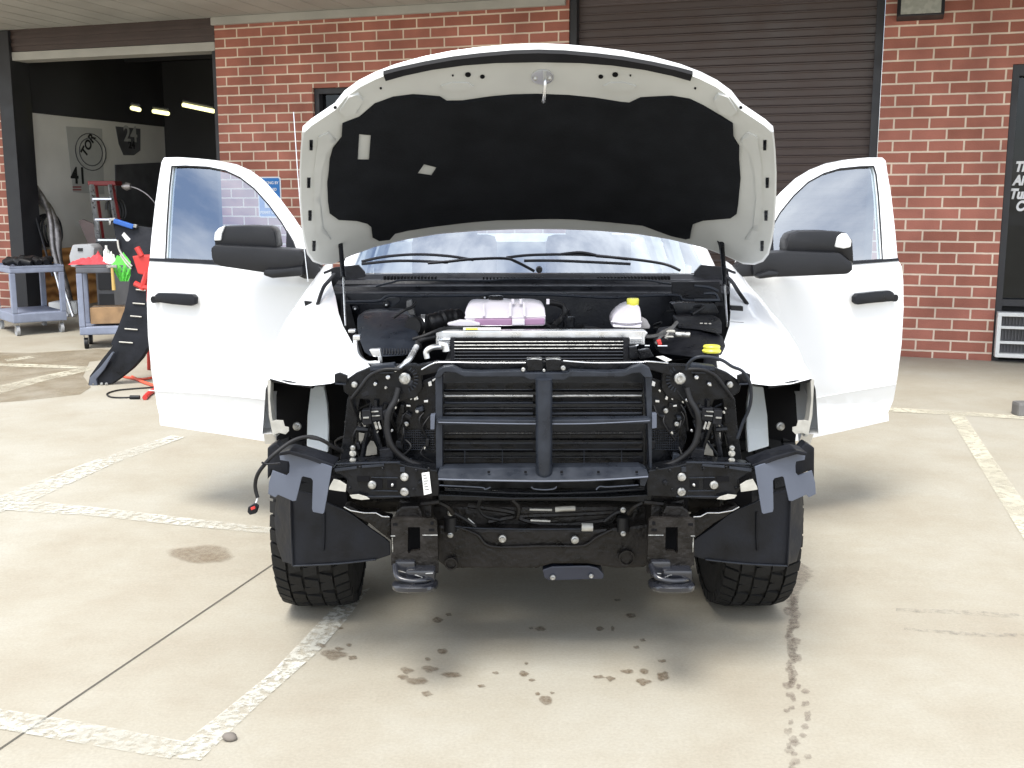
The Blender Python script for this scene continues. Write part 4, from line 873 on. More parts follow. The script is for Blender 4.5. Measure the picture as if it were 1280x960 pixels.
    plate('bumper_shim', tk, 'galv', [(437, 619), (448, 618), (458, 621), (462, 624), (452, 625), (440, 623)], 3.345, .006, .001, s)
    # T-shaped grey bumper bracket
    plate('bumper_bracket', tk, 'bracket', [(349, 567), (362, 566), (386, 573), (415, 583.6), (413, 596), (408, 625), (405, 641), (403, 642.5), (391, 640), (390, 636), (391, 601), (389, 598), (379, 595.5), (377, 597), (374, 610), (370, 626), (366, 626.5), (347.5, 618.5), (344, 622), (335, 617.5), (336, 603), (340.5, 588), (348, 591), (358, 594.5), (361.5, 591), (362, 582), (361, 577), (350, 575)], lambda x, y: 3.345 + (415 - x) * .0011, .008, .0015, s)
    plate('bracket_return', tk, 'liner', [(349, 566), (362, 563), (392, 571), (418, 581), (416, 586), (386, 575), (362, 568), (349, 570)], 3.36, .10, .003, s)
    plate('bumper_end_liner', tk, 'liner', [(334, 560), (345, 553), (352, 560), (361, 578), (362, 592), (352, 594), (340, 588), (334, 600)], 3.52, .06, .006, s)
    # tyre splash deflector
    plate('splash_shield', tk, 'liner', [(363, 612), (392, 618), (408, 628), (430, 637), (443, 645), (465, 662), (480, 672), (487, 678), (488, 694), (470, 700), (440, 703), (410, 705.5), (368, 707.5), (364, 706)], lambda x, y: 3.55 - (x - 364) * .0004, .012, .003, s)
    plate('splash_shield_wing', tk, 'liner', [(346, 612), (364.5, 612), (365.5, 706), (353, 702), (346, 680), (343, 650)], lambda x, y: 3.552 + (365 - x) * .004, .012, .002, s)
    rods('shield_rib', tk, 'liner', [[(363, 616, 3.54), (364, 660, 3.54), (366, 707, 3.54)], [(405, 640, 3.53), (405, 670, 3.53), (404, 688, 3.53)]], .004, s)
    rod('shield_lip', tk, 'greyplastic', [(366, 707.5, 3.54), (410, 705.5, 3.525), (440, 703, 3.51), (470, 699.5, 3.5)], .003, s)
    plate('shield_cover', tk, 'softblack', [(409, 592), (432, 606), (436, 640), (470, 668), (440, 668), (408, 640)], 3.62, .02, .003, s)
    # suspension arm / frame stub
    plate('frame_bracket', tk, 'dirty', [(430, 633), (436, 632), (452, 640), (470, 641), (479, 646), (489, 648), (489, 676), (478, 668), (462, 655), (446, 646)], 3.47, .06, .005, s)
    rod('bracket_edge', tk, 'alu', [(430, 633.5, 3.46), (438, 638, 3.46), (455, 641, 3.46), (470, 641, 3.46), (478, 645.5, 3.46), (487, 646, 3.46)], .0025, s, smooth=False)
    # frame horn with hook
    hx = [(489, 650), (492, 648), (542, 647.5), (546, 651), (547, 680), (548, 716), (535, 718), (500, 712), (489, 706)]
    hole = [(510, 659), (525, 659), (525.5, 688), (514, 689), (511, 692), (509.5, 690)]
    fh = plate('frame_horn', tk, 'dirty', hx, 3.36, .02, 0, s, [hole])
    plate('horn_box', fh, 'dirty', [(490, 655), (496, 638), (503, 633), (523, 632), (527, 640), (530, 655)], 3.40, .08, .006, s)
    plate('horn_recess', fh, 'softblack', [(502, 654), (536, 654), (536, 700), (502, 700)], 3.44, .02, 0, s)
    plates('horn_hole', fh, 'softblack', [[(491, 654), (497, 654), (497, 657), (491, 657)], [(538, 652), (542, 652), (542, 656), (538, 656)], [(536, 661), (543, 661), (543, 664), (536, 664)]], 3.3585, .001, 0, s)
    rods('horn_weld', fh, 'steel', [[(488.5, 670, 3.357), (494, 670, 3.357)], [(528, 669, 3.357), (547, 669, 3.357)], [(490.5, 672, 3.358), (491, 690, 3.358)], [(494, 711, 3.35), (500, 714, 3.33), (520, 719, 3.31), (528, 722, 3.3)], [(532, 717, 3.31), (541, 716.5, 3.31)]], .0018, s)
    # hook: flat crescent ring under the horn
    b = bmesh.new(); c0 = mir(atY(518, 735, 3.30), s); 
    n_ = 22; lo_ = [[], [], [], []]
    for k in range(n_):
        a = 2 * math.pi * k / n_; ex = math.copysign(abs(math.cos(a)) ** .75, math.cos(a)); ey = math.copysign(abs(math.sin(a)) ** .75, math.sin(a))
        for q, (sc_, dz) in enumerate(((.90, -.013), (1.0, -.006), (1.0, .006), (.90, .013))): lo_[q].append(b.verts.new(c0 + Vector((.074 * sc_ * ex, .03 + .085 * sc_ * ey, dz - .012 * ey))))
    for p_, q_ in zip(lo_, lo_[1:]):
        for k in range(n_): b.faces.new((p_[k], p_[(k + 1) % n_], q_[(k + 1) % n_], q_[k]))
    b.faces.new(lo_[0][::-1]); b.faces.new(lo_[3])
    add_tube(b, [c0 + Vector((-.066, .04, .062)), c0 + Vector((-.052, -.01, .040)), c0 + Vector((-.01, -.02, .030)), c0 + Vector((.03, -.01, .028)), c0 + Vector((.055, .03, .018))], .009, 10)
    add_box(b, c0.x - .03, c0.x + .066, 3.31, 3.42, c0.z + .012, c0.z + .055, .012); add_box(b, c0.x - .066, c0.x + .0, 3.34, 3.42, c0.z + .02, c0.z + .075, .01)
    obj('tow_hook', b, mat('glossy_black_hook', (.012, .013, .017), .22, var=.3, coat=.4) if s < 0 else bpy.data.materials['glossy_black_hook'], fh, 50)
for s in (-1, 1):
    for k in range(9):      # thin wiring runs
        x = random.uniform(425, 500); y_ = random.uniform(478, 540); Yk = random.uniform(3.50, 3.66)
        rod('wiring_run', tk, random.choice(['rubber', 'rubber', 'greyplastic']), [(x, y_, Yk), (x + random.uniform(-12, 14), y_ + random.uniform(12, 30), Yk - .02), (x + random.uniform(-18, 22), y_ + random.uniform(25, 60), Yk + .02), (x + random.uniform(-10, 30), y_ + random.uniform(50, 75), Yk)], random.uniform(.002, .0055), s)
    for k in range(7):
        x = random.uniform(500, 540); y_ = random.uniform(485, 570)
        rod('wiring_run', tk, 'rubber', [(x, y_, 3.475), (x + random.uniform(-8, 8), y_ + 10, 3.46), (x + random.uniform(-14, 14), y_ + random.uniform(15, 34), 3.475)], random.uniform(.0018, .004), s)
    for k in range(13):
        x = random.uniform(430, 540); y_ = random.uniform(476, 575); w_ = random.uniform(2, 5); h_ = random.uniform(2, 6); a_ = random.uniform(-.5, .5)
        q = [(x + (u_ * math.cos(a_) - v_ * math.sin(a_)), y_ + (u_ * math.sin(a_) + v_ * math.cos(a_))) for u_, v_ in ((-w_, -h_), (w_, -h_), (w_, h_), (-w_, h_))]
        plate('clip_housing', tk, random.choice(['black', 'plastic', 'greyplastic']), q, 3.455 + random.uniform(0, .03), .03, .003, s)
    for k in range(6):
        x = random.uniform(440, 540); y_ = random.uniform(478, 560)
        bolt(tk, x, y_, 3.452, random.uniform(1.0, 2.0), s, 'galv', 'small_screw')
    for (x, y_) in ((420, 600), (437, 610), (450, 584), (478, 586), (520, 588), (517, 612), (536, 586)):
        bolt(tk, x, y_, 3.368, 2.3, s, 'black', 'hole_plug')
    for pts in ([(418, 586), (446, 583), (446, 586), (419, 590)], [(452, 582), (480, 580), (480, 583), (452, 585)], [(500, 584), (506, 584), (506, 590), (500, 590)]):
        plate('rail_flange', tk, 'greyplastic', pts, 3.362, .006, .001, s)
    rods('frame_line', tk, 'dirty', [[(549, 628, 3.5), (560, 634, 3.5), (566, 642, 3.52)], [(500, 626, 3.45), (520, 630, 3.45), (549, 627, 3.45)]], .008, s)
b = bmesh.new(); add_tube(b, [atY(556, 612, 3.5), atY(640, 616, 3.5), atY(720, 616, 3.5), atY(806, 611, 3.5)], .013, 10); obj('cross_tube', b, 'black', tk, 50)
rods('power_steering_line', tk, 'dirty', [[(585, 632, 3.62), (640, 640, 3.62), (655, 650, 3.62), (700, 656, 3.62), (760, 650, 3.62)], [(610, 652, 3.6), (650, 645, 3.62), (710, 643, 3.62), (768, 640, 3.62)], [(640, 625, 3.6), (648, 634, 3.6), (646, 648, 3.6)]], .009)
# connector cable hanging at photo left
rod('loose_cable', tk, 'rubber', [(428, 565, 3.40), (416, 558, 3.36), (400, 549, 3.33), (385, 546, 3.32), (366, 551, 3.3), (345, 566, 3.27), (333, 578, 3.26), (322, 593, 3.26), (319, 608, 3.27), (322, 622, 3.27)], .0062)
rod('loose_cable', tk, 'rubber', [(387, 547, 3.32), (405, 551, 3.33), (418, 560, 3.36), (428, 562, 3.4)], .005)
rod('cable_lead', tk, 'signwhite', [(322, 621, 3.27), (320, 628, 3.27), (317, 632, 3.27)], .0025)
rod('cable_clip', tk, 'plastic', [(327, 578, 3.25), (334, 580, 3.25), (350, 579, 3.25)], .0032)
co = plate('connector', tk, 'plastic', [(310, 634), (317, 630), (322, 634), (320, 642), (312, 644), (309, 640)], 3.25, .025, .003)
plates('connector_lock', co, 'red', [[(313, 635), (318, 633), (319, 636), (314, 638)]], 3.243, .008, .001)
# right hand harness hoop
rod('wiring_loom', tk, 'greyplastic', [(858, 462, 3.36), (861, 454, 3.35), (870, 447, 3.34), (885, 446, 3.34), (902, 450, 3.34), (915, 458, 3.34), (928, 464, 3.35), (937, 478, 3.36), (939, 495, 3.38), (936, 512, 3.4), (928, 530, 3.42), (922, 548, 3.43)], .0055)
plates('washer_label', tk, 'label', [[(896, 452), (902, 453), (920, 460), (921, 468), (912, 466), (897, 459)]], 3.38, .01, .002)
plates('vin_label', tk, 'label', [[(820, 446), (829, 445), (840, 450), (833, 452.5)]], 3.42, .006, .001)
b = None
plates('part_label', tk, 'label', [[(527, 591.5), (536.5, 590), (539.5, 616.5), (530, 619)]], 3.355, .003, .0005)
plates('label_print', tk, 'ink', [[(529 + i * .3, 594 + i * 3.6), (533 + i * .28 + (i % 3), 593.4 + i * 3.6), (533 + i * .28 + (i % 3), 594 + i * 3.6), (529 + i * .3, 594.6 + i * 3.6)] for i in range(6)], 3.3535, .0008, 0)
# ---- centre shutter frame
b = bmesh.new()
sh = plate('active_shutter_frame', tk, 'greyplastic', [(544, 470), (549, 463), (553, 462), (553, 586), (545, 586)], 3.40, .05, .003)
plate('shutter_post', sh, 'greyplastic', [(812, 586), (806, 462), (810, 463), (815, 470), (815, 586)], 3.40, .05, .003)
topbar = [(544, 472), (547, 463), (554, 459), (565, 458), (572, 461), (578, 464), (600, 465), (650, 463.5), (657, 466), (710, 466), (712, 463.5), (760, 465), (783, 464), (792, 459), (803, 456), (812, 460), (816, 472), (806, 472), (800, 466), (790, 467), (780, 471), (712, 471), (706, 475), (662, 475), (655, 471), (580, 471), (570, 466), (556, 465), (550, 472)]
plate('shutter_top_bar', sh, 'greyplastic', topbar, 3.38, .05, .003)
plate('shutter_mid_bar', sh, 'greyplastic', [(546, 525), (552, 524), (680, 525), (808, 523), (814, 524), (814, 528), (808, 529.5), (680, 531), (552, 531), (546, 530)], 3.37, .05, .004)
rod('bar_edge', sh, 'bracket', [(548, 528, 3.368), (620, 529.5, 3.368), (680, 530, 3.365), (740, 529.5, 3.368), (812, 526, 3.368)], .002)
b = bmesh.new(); P0, P1 = atY(680, 474, 3.36), atY(680, 590, 3.36)
add_tube(b, [P0, P0.lerp(P1, .25), P0.lerp(P1, .5), P0.lerp(P1, .75), P1, P1 + Vector((0, .0, -.012))], .0265, 18, False, lambda t: 1 if t < .97 else .8); obj('shutter_centre_post', b, 'greyplastic', sh, 50)
plates('shutter_side_clip', sh, 'bracket', [[(538, 519), (544, 518), (543, 537), (538, 537)], [(815, 517), (821, 517), (821, 535), (815, 536)]], 3.39, .03, .002)
plate('shutter_tray', sh, 'greyplastic', [(549, 587), (556, 585), (668, 584), (694, 584), (800, 583), (809, 587), (811, 595), (800, 598), (750, 599), (680, 601), (600, 600), (548, 599), (547, 592)], lambda x, y: 3.36 - (y - 590) * .003, .06, .003)
rod('tray_lip', sh, 'bracket', [(548, 599, 3.33), (600, 600.5, 3.33), (680, 601.5, 3.33), (750, 600, 3.33), (810, 596, 3.33)], .0028)
plates('tray_hole', sh, 'softblack', [[(x - 1.6, 589), (x + 1.6, 589), (x + 1.6, 591.5), (x - 1.6, 591.5)] for x in (611, 657, 702, 748, 796)], 3.345, .004, 0)
rods('tray_bracket', sh, 'bracket', [[(549, 606.5, 3.38), (600, 609, 3.38), (606, 611.5, 3.38), (613, 609, 3.38)], [(664, 608.5, 3.38), (668, 611, 3.38), (680, 612, 3.38), (692, 611, 3.38), (696, 608, 3.38)], [(745, 612, 3.38), (750, 608, 3.38), (760, 608.5, 3.38), (798, 606, 3.38)]], .0022)
plate('tray_end', sh, 'greyplastic', [(800, 598), (811, 596), (806, 608), (800, 607)], 3.36, .04, .002)
# radiator core, slats
plate('radiator', tk, 'fin', [(548, 462), (812, 462), (812, 600), (548, 600)], 3.62, .05, .002)
for y_, m_, r in ((487, 'greyplastic', .0018), (495, 'steel', .0045), (503.5, 'greyplastic', .004), (517, 'greyplastic', .005), (511, 'black', .005), (542, 'black', .004), (554, 'greyplastic', .0022), (562, 'greyplastic', .0022), (572, 'black', .003)):
    for x0, x1 in ((556, 666), (690, 802)):
        rod('shutter_slat', sh, m_, [(x0, y_, 3.46), (x1, y_ - (.5 if x0 > 600 else 0), 3.46)], r, smooth=False)
rods('shutter_divider', sh, 'greyplastic', [[(x, 563, 3.455), (x, 584, 3.455)] for x in (581, 628, 730, 777)], .0016, smooth=False)
for x0 in (556, 690):
    b = bmesh.new()
    for k in range(7):
        y_ = 478 + k * 15.2
        if k == 3: continue
        P = tracepts([(x0 - 2, y_), (x0 + 114, y_), (x0 + 114, y_ + 9), (x0 - 2, y_ + 9)], 3.49); add_prism(b, P, Vector((0, .012, -.01)), .002)
    obj('shutter_blade', b, 'black', sh)
# hood latches on the top bar
for x in (668, 692):
    lt = plate('hood_latch', tk, 'black', [(x - 10, 449), (x + 10, 448.5), (x + 11, 464), (x - 10, 465)], 3.40, .05, .004)
    rods('latch_spring', lt, 'steel', [[(x - 9, 449.5, 3.39), (x, 448.5, 3.39), (x + 9, 449.5, 3.39)]], .0022)
bolt(tk, 654, 462, 3.38, 2.8); bolt(tk, 704, 460, 3.38, 3.2); bolt(tk, 680, 463, 3.38, 2)
rod('release_cable', tk, 'alu', [(527, 462, 3.44), (540, 455, 3.43), (552, 453, 3.43), (600, 453.5, 3.42), (657, 453.5, 3.41)], .0026)
rod('release_cable', tk, 'alu', [(704, 451, 3.41), (740, 453.5, 3.42), (796, 453, 3.43), (812, 452, 3.43), (835, 454, 3.44)], .0026)
plate('upper_tie_bar', tk, 'black', [(520, 457), (545, 452), (812, 452), (835, 456), (840, 470), (815, 463), (545, 466), (525, 470)], 3.45, .03, .003)
# ---- coolers above the tie bar
cl = plate('charge_air_cooler', tk, 'alu', [(545, 416), (547, 413.5), (806, 413), (810, 416), (806, 423), (548, 424)], 3.66, .05, .005)
plates('cooler_tank', cl, 'alu', [[(545, 424), (563, 424), (563, 434), (546, 434)], [(787, 423), (803, 423), (803, 431), (787, 431)], [(803, 414), (806, 414), (806, 431), (803, 431)], [(545, 415), (548, 415), (548, 436), (545, 436)]], 3.655, .04, .002)
plates('tank_fin_gap', cl, 'black', [[(549, 425.5 + k * 2.4), (563, 425.5 + k * 2.4), (563, 426.4 + k * 2.4), (549, 426.4 + k * 2.4)] for k in range(4)] + [[(788, 424.5 + k * 2.4), (802, 424.5 + k * 2.4), (802, 425.4 + k * 2.4), (788, 425.4 + k * 2.4)] for k in range(3)], 3.652, .002, 0)
co_ = plate('transmission_cooler', tk, 'softblack', [(563, 423), (783, 423), (783, 452), (563, 452)], 3.62, .03, .003)
for k in range(6):
    y_ = 427.5 + k * 4.2
    rod('cooler_tube', co_, 'steel' if k < 3 else 'greyplastic', [(568, y_, 3.60), (779, y_ - .5, 3.60)], .0022, smooth=False)
plates('cooler_frame', co_, 'plastic', [[(563, 422), (569, 422), (569, 451), (563, 451)], [(779, 422), (786, 422), (786, 451), (779, 451)]], 3.60, .02, .002)
plates('warning_label', cl, 'label', [[(579, 409.5), (626, 409.5), (626, 413), (579, 413)]], 3.655, .004, .0005)
plates('label_stripe', cl, 'yellow', [[(582, 410.2), (597, 410.2), (597, 412.3), (582, 412.3)]], 3.652, .002, 0)
# pipes
rod('cooler_pipe', tk, 'alu', [(558, 433, 3.55), (547, 433.5, 3.52), (538, 435, 3.5), (533, 440, 3.5), (534, 448, 3.5)], .010)
rod('pipe_fitting', tk, 'alu', [(549, 430, 3.53), (557, 431, 3.53), (558, 439, 3.53)], .013, smooth=False)
rod('flex_hose', tk, 'alu', [(521, 433, 3.55), (516, 442, 3.52), (511, 450, 3.49), (500, 459, 3.46), (494, 462, 3.44)], .010, rf=lambda t: 1 + .10 * math.sin(t * 70) * (t < .6) - .2 * (t > .6))
rod('washer_pipe', tk, 'alu', [(444, 423, 3.72), (445, 433, 3.70), (449, 445, 3.66), (458, 453, 3.62), (468, 453.5, 3.6), (475, 453, 3.6), (475, 446, 3.6)], .0078)
plates('pipe_fitting', tk, 'alu', [[(461, 437), (475, 436), (477, 447), (466, 446)], [(441, 419), (450, 419), (450, 426), (441, 426)], [(435, 412), (444, 412), (444, 416), (435, 416)]], 3.62, .03, .004)
rod('clutch_hose', tk, 'rubber', [(516, 424, 3.6), (530, 420, 3.6), (545, 414, 3.62), (560, 410, 3.7), (600, 409, 3.72)], .006)
rod('clutch_hose', tk, 'rubber', [(525, 434, 3.55), (522, 428, 3.58), (530, 424, 3.6), (543, 421, 3.62)], .008)
# airbox
ab = plate('air_filter_box', tk, 'greyplastic', [(446, 399), (448, 394), (455, 391.5), (470, 390.5), (504, 391), (511, 394), (517, 402), (523, 420), (524, 436), (520, 443), (482, 446), (462, 445), (455, 440), (450, 428), (446, 412)], lambda x, y: 3.78 + (441 - y) * .006, .16, .018, smooth=40)
rods('filter_box_rib', ab, 'plastic', [[(480 + k * 3.6, 436, 3.785), (480 + k * 3.6, 443, 3.765)] for k in range(11)], .003, smooth=False)
rod('air_hose', tk, 'rubber', [(516, 408, 3.95), (528, 406, 4.0), (545, 402, 4.02), (560, 398, 4.05), (575, 397, 4.08)], .034, n=16, rf=lambda t: 1 + .09 * math.sin(t * 62))
b = bmesh.new(); P = atY(529, 406, 4.0); add_lathe(b, P, [(.036, -.008), (.039, -.008), (.039, .008), (.036, .008)], 'X', 20); obj('hose_clamp', b, 'alu', tk, 40)
rod('vent_hose', tk, 'rubber', [(492, 397, 3.9), (505, 388, 3.9), (515, 384, 3.95), (520, 378, 4.0)], .006)
plates('sensor', tk, 'copper', [[(508, 376), (514, 375), (518, 390), (519, 394), (512, 394), (508, 386)]], 3.98, .03, .004)
plates('firewall_bracket', tk, 'greyplastic', [[(431, 378), (474, 377.5), (486, 372), (500, 371), (500, 377), (490, 384), (476, 381), (431, 380.5)]], 4.28, .01, .002)
for (x, y, r) in ((444, 386, 4), (483, 381, 4.5), (606, 372, 5)): bolt(tk, x, y, 4.25, r, -1, 'black', 'grommet'); bolt(tk, x, y, 4.24, 1.5, -1, 'alu', 'stud')
# coolant reservoir
rs = plate('coolant_reservoir', tk, 'tank', [(582, 402), (581, 391), (583, 384), (587, 379), (594, 378), (607, 378.5), (612, 376.5), (630, 377), (640, 378.5), (655, 377.5), (668, 378), (677, 380), (681, 385), (682, 393), (682, 407), (610, 408), (590, 407)], lambda x, y: 3.80 + (405 - y) * .0035, .15, .014, smooth=40)
plates('coolant', rs, 'coolant', [[(593, 399), (640, 398.5), (640, 407), (593, 407.5)], [(655, 398.5), (681, 398), (681, 406), (655, 407)]], 3.795, .02, .004)
rods('reservoir_seam', rs, 'tank', [[(581, 397, 3.81), (640, 396.5, 3.81), (682, 395, 3.81)]], .004)
rods('reservoir_rib', rs, 'tank', [[(605, 381, 3.86), (605, 396, 3.80)], [(638, 379, 3.86), (638, 396, 3.80)], [(655, 379, 3.86), (656, 396, 3.80)]], .005, smooth=False)
plates('reservoir_flange', rs, 'tank', [[(559, 404), (575, 400), (590, 401), (600, 404), (600, 408), (585, 409), (560, 407)], [(640, 399), (656, 399), (656, 407), (640, 407)]], 3.78, .03, .004)
b = bmesh.new(); P = atY(620, 371.5, 3.98); add_lathe(b, P + Vector((0, 0, -.012)), [(.020, -.012), (.027, -.01), (.027, .014), (.023, .018)], 'Z', 14); obj('radiator_cap', b, 'black', rs, 30)
for x in (641, 651, 685):
    b = bmesh.new(); add_cyl(b, atY(x, 380, 3.87), (0, 0, 1), .006, .018, 10); obj('nipple', b, 'tank', rs, 40)
rod('coolant_hose', tk, 'rubber', [(684, 378, 3.9), (692, 378.5, 3.92), (702, 382, 3.95), (706, 390, 3.95), (700, 400, 3.95), (692, 408, 3.9)], .011)
b = bmesh.new(); P = atY(711, 408, 3.9); add_cyl(b, P, (0, 0, 1), .022, .035, 14); obj('thermostat_cover', b, 'black', tk, 40)
# brake fluid / washer tank
bt_ = plate('brake_fluid_tank', tk, 'tank', [(766, 409), (765, 400), (767, 394), (772, 388), (779, 383), (785, 380.5), (797, 380.5), (800, 384), (801.5, 392), (802, 410)], lambda x, y: 3.84 + (405 - y) * .003, .12, .012, smooth=40)
rod('tank_seam', bt_, 'tank', [(764, 402, 3.84), (785, 404, 3.83), (802, 402.5, 3.84)], .004)
b = bmesh.new(); P = atY(791, 379, 3.93); add_lathe(b, P, [(.019, -.012), (.022, -.004), (.0225, .014), (.020, .018)], 'Z', 20); obj('tank_cap', b, 'yellow', bt_, 40)
plate('tank_rear_lobe', bt_, mat('aged_tank_plastic', (.40, .38, .38), .4), [(801, 396), (809, 400), (813, 408), (812, 411), (801, 411)], 3.95, .05, .008, smooth=40)
# fuse box, battery
fb = plate('fuse_box', tk, 'plastic', [(846, 398), (860, 396), (900, 398), (903, 404), (903, 418), (872, 412), (848, 410)], lambda x, y: 3.82 + (415 - y) * .008, .12, .01, smooth=40)
plates('fuse_box_marks', fb, 'galv', [[(875, 403.5), (878.5, 403.6), (878.5, 404.8), (875, 404.7)], [(880.5, 403.7), (884, 403.8), (884, 405), (880.5, 404.9)], [(886, 403.9), (889, 404), (889, 405.2), (886, 405.1)]], 3.888, .004, 0)
plate('battery_cover', tk, 'plastic', [(828, 414), (850, 411), (872, 413), (904, 420), (908, 432), (902, 446), (870, 447), (824, 442), (820, 430)], lambda x, y: 3.66 + (446 - y) * .006, .12, .01, smooth=40)
plate('relay_block', tk, 'black', [(840, 380), (850, 378), (893, 379), (899, 390), (896, 396), (846, 395)], 4.1, .1, .008, smooth=40)
plates('relay_mark', tk, 'greyplastic', [[(863, 390), (871, 390), (871, 391), (863, 391)]], 4.095, .003, 0)
b = bmesh.new(); P = atY(889.5, 436, 3.60); add_lathe(b, P, [(.030, -.012), (.032, -.006), (.027, 0), (.029, .008), (.026, .012)], 'Z', 24); fc = obj('filler_cap', b, 'yellow', tk, 40)
b = bmesh.new(); add_lathe(b, P + Vector((0, 0, -.04)), [(.026, -.03), (.026, .027)], 'Z', 20); obj('filler_neck', b, 'plastic', tk, 40)
rod('ac_pipe', tk, 'steel', [(844, 418, 3.66), (852, 418, 3.66), (862, 418.5, 3.66)], .0095, smooth=False, n=12)
rods('ac_line', tk, 'copper', [[(806, 421, 3.7), (820, 420, 3.72), (830, 415, 3.74), (842, 409, 3.76)], [(832, 424, 3.68), (838, 413, 3.7), (846, 403, 3.76)], [(820, 430, 3.7), (828, 420, 3.7), (842, 417, 3.68)]], .007)
plates('ac_clamp', tk, 'galv', [[(832, 420), (842, 420), (842, 422), (832, 422)], [(833, 415), (836, 413), (844, 413), (844, 416)]], 3.64, .02, .002)
plates('red_connector', tk, 'red', [[(821, 426), (826, 424), (828, 431), (823, 432)]], 3.66, .02, .003)
rods('bay_highlight', tk, 'alu', [[(806, 432, 3.62), (812, 432, 3.62)], [(822, 432.3, 3.62), (834, 432.3, 3.62)], [(790, 434, 3.6), (798, 431, 3.6)]], .0025, smooth=False)
plates('connector_block', tk, 'black', [[(786, 434), (796, 433), (798, 448), (787, 449)], [(798, 438), (812, 436), (818, 446), (800, 449)]], 3.56, .03, .003)
plate('rear_cover_panel', tk, 'plastic', [(840, 352), (900, 352), (904, 378), (872, 377), (840, 376)], 4.32, .02, .004)
rods('bay_hose', tk, 'greyplastic', [[(868, 357, 4.2), (886, 359, 4.2), (898, 364, 4.2)], [(880, 367, 4.18), (893, 367, 4.18), (898, 374, 4.18)], [(868, 375, 4.1), (900, 375, 4.1)]], .006)
# random black clutter of pipes deep in the bay
b = bmesh.new()
for k in range(26):
    x = random.uniform(470, 880); y_ = random.uniform(392, 412); Yk = random.uniform(3.95, 4.25)
    b = bmesh.new(); add_tube(b, [atY(x, y_, Yk), atY(x + random.uniform(-25, 25), y_ + random.uniform(-14, 10), Yk + .05), atY(x + random.uniform(-40, 40), y_ + random.uniform(-5, 16), Yk + .1)], random.uniform(.004, .013), 7); obj('engine_hose', b, 'rubber', tk, 50)
# ---- lower cross member and items
plate('cross_member', tk, 'dirty', [(547, 656), (560, 658), (590, 661), (740, 662), (780, 659), (812, 655), (816, 700), (806, 710), (770, 711), (735, 705), (690, 705), (670, 711), (560, 711), (548, 703)], 3.56, .10, .010)
plate('skid_panel', tk, 'softblack', [(500, 618), (860, 618), (862, 700), (500, 700)], 3.78, .02, 0)
rod('member_rib', tk, 'dirty', [(575, 660, 3.55), (596, 668, 3.55), (615, 683, 3.55), (680, 682.5, 3.55), (728, 682, 3.55), (745, 672, 3.55), (765, 662, 3.55)], .006)
rod('member_edge', tk, 'greyplastic', [(560, 657, 3.55), (600, 660.5, 3.55), (680, 661.5, 3.55), (740, 661, 3.55)], .003)
for x, y, r in ((628, 673.5, 5.4), (718.6, 675, 5.4), (563, 641.5, 4), (563, 669, 3.8), (779, 637.5, 4), (779, 667, 3.8)): bolt(tk, x, y, 3.54, r)
for x in (563, 779):
    b = bmesh.new(); add_tube(b, [atY(x, 646, 3.56), atY(x, 664, 3.56)], .022, 14, False); obj('body_mount', b, 'rubber', tk, 50)
b = bmesh.new(); P = atY(783, 697, 3.55); add_lathe(b, P, [(.028, .01), (.028, -.01), (.022, -.01), (.02, 0)], 'Y', 24); obj('round_boss', b, 'dirty', tk, 40)
b = bmesh.new(); P = atY(564, 704, 3.55); add_lathe(b, P, [(.022, .01), (.022, -.01), (.017, -.01), (.015, 0)], 'Y', 24); obj('round_boss', b, 'dirty', tk, 40)
b = bmesh.new(); add_tube(b, [atY(727, 659, 3.54), atY(741, 659, 3.54)], .014, 14, False); obj('hose_joint', b, 'galv', tk, 50)
rods('steering_link', tk, 'galv', [[(662, 637, 3.6), (690, 637.5, 3.6)], [(663, 650.5, 3.6), (688, 651.5, 3.6)]], .004, smooth=False)
rod('steering_sleeve', tk, 'galv', [(694, 637, 3.6), (704, 636, 3.6), (719, 635.5, 3.6)], .009, smooth=False, n=12)
rods('line_clip', tk, 'steel', [[(612, 620.5, 3.55), (634, 623.5, 3.55)], [(585, 648, 3.55), (593, 655, 3.55)]], .0025, smooth=False)
rods('brake_line', tk, 'rubber', [[(600, 625, 3.56), (598, 635, 3.57), (606, 645, 3.58), (625, 650, 3.6)], [(565, 640, 3.55), (580, 648, 3.55), (595, 658, 3.55)], [(780, 638, 3.55), (768, 642, 3.55), (755, 652, 3.55)], [(545, 618, 3.5), (640, 622, 3.55), (740, 620, 3.55), (820, 616, 3.5)]], .006)
plate('hitch_block', tk, mat('blue_black_block', (.02, .024, .04), .4), [(678, 712), (690, 708), (736, 707), (748, 710), (755, 718), (754, 724), (686, 726), (680, 722)], 3.58, .08, .005)
bolt(tk, 691, 722, 3.57, 3.6); bolt(tk, 739, 720, 3.57, 3)
plate('support_bracket', tk, 'galv', [(797, 684), (804, 680), (808, 697), (796, 701)], 3.57, .01, .002)
plates('lower_baffle', tk, 'black', [[(548, 618), (600, 620), (640, 622), (760, 621), (815, 618), (815, 628), (760, 626), (600, 626), (548, 626)]], 3.45, .05, .004)
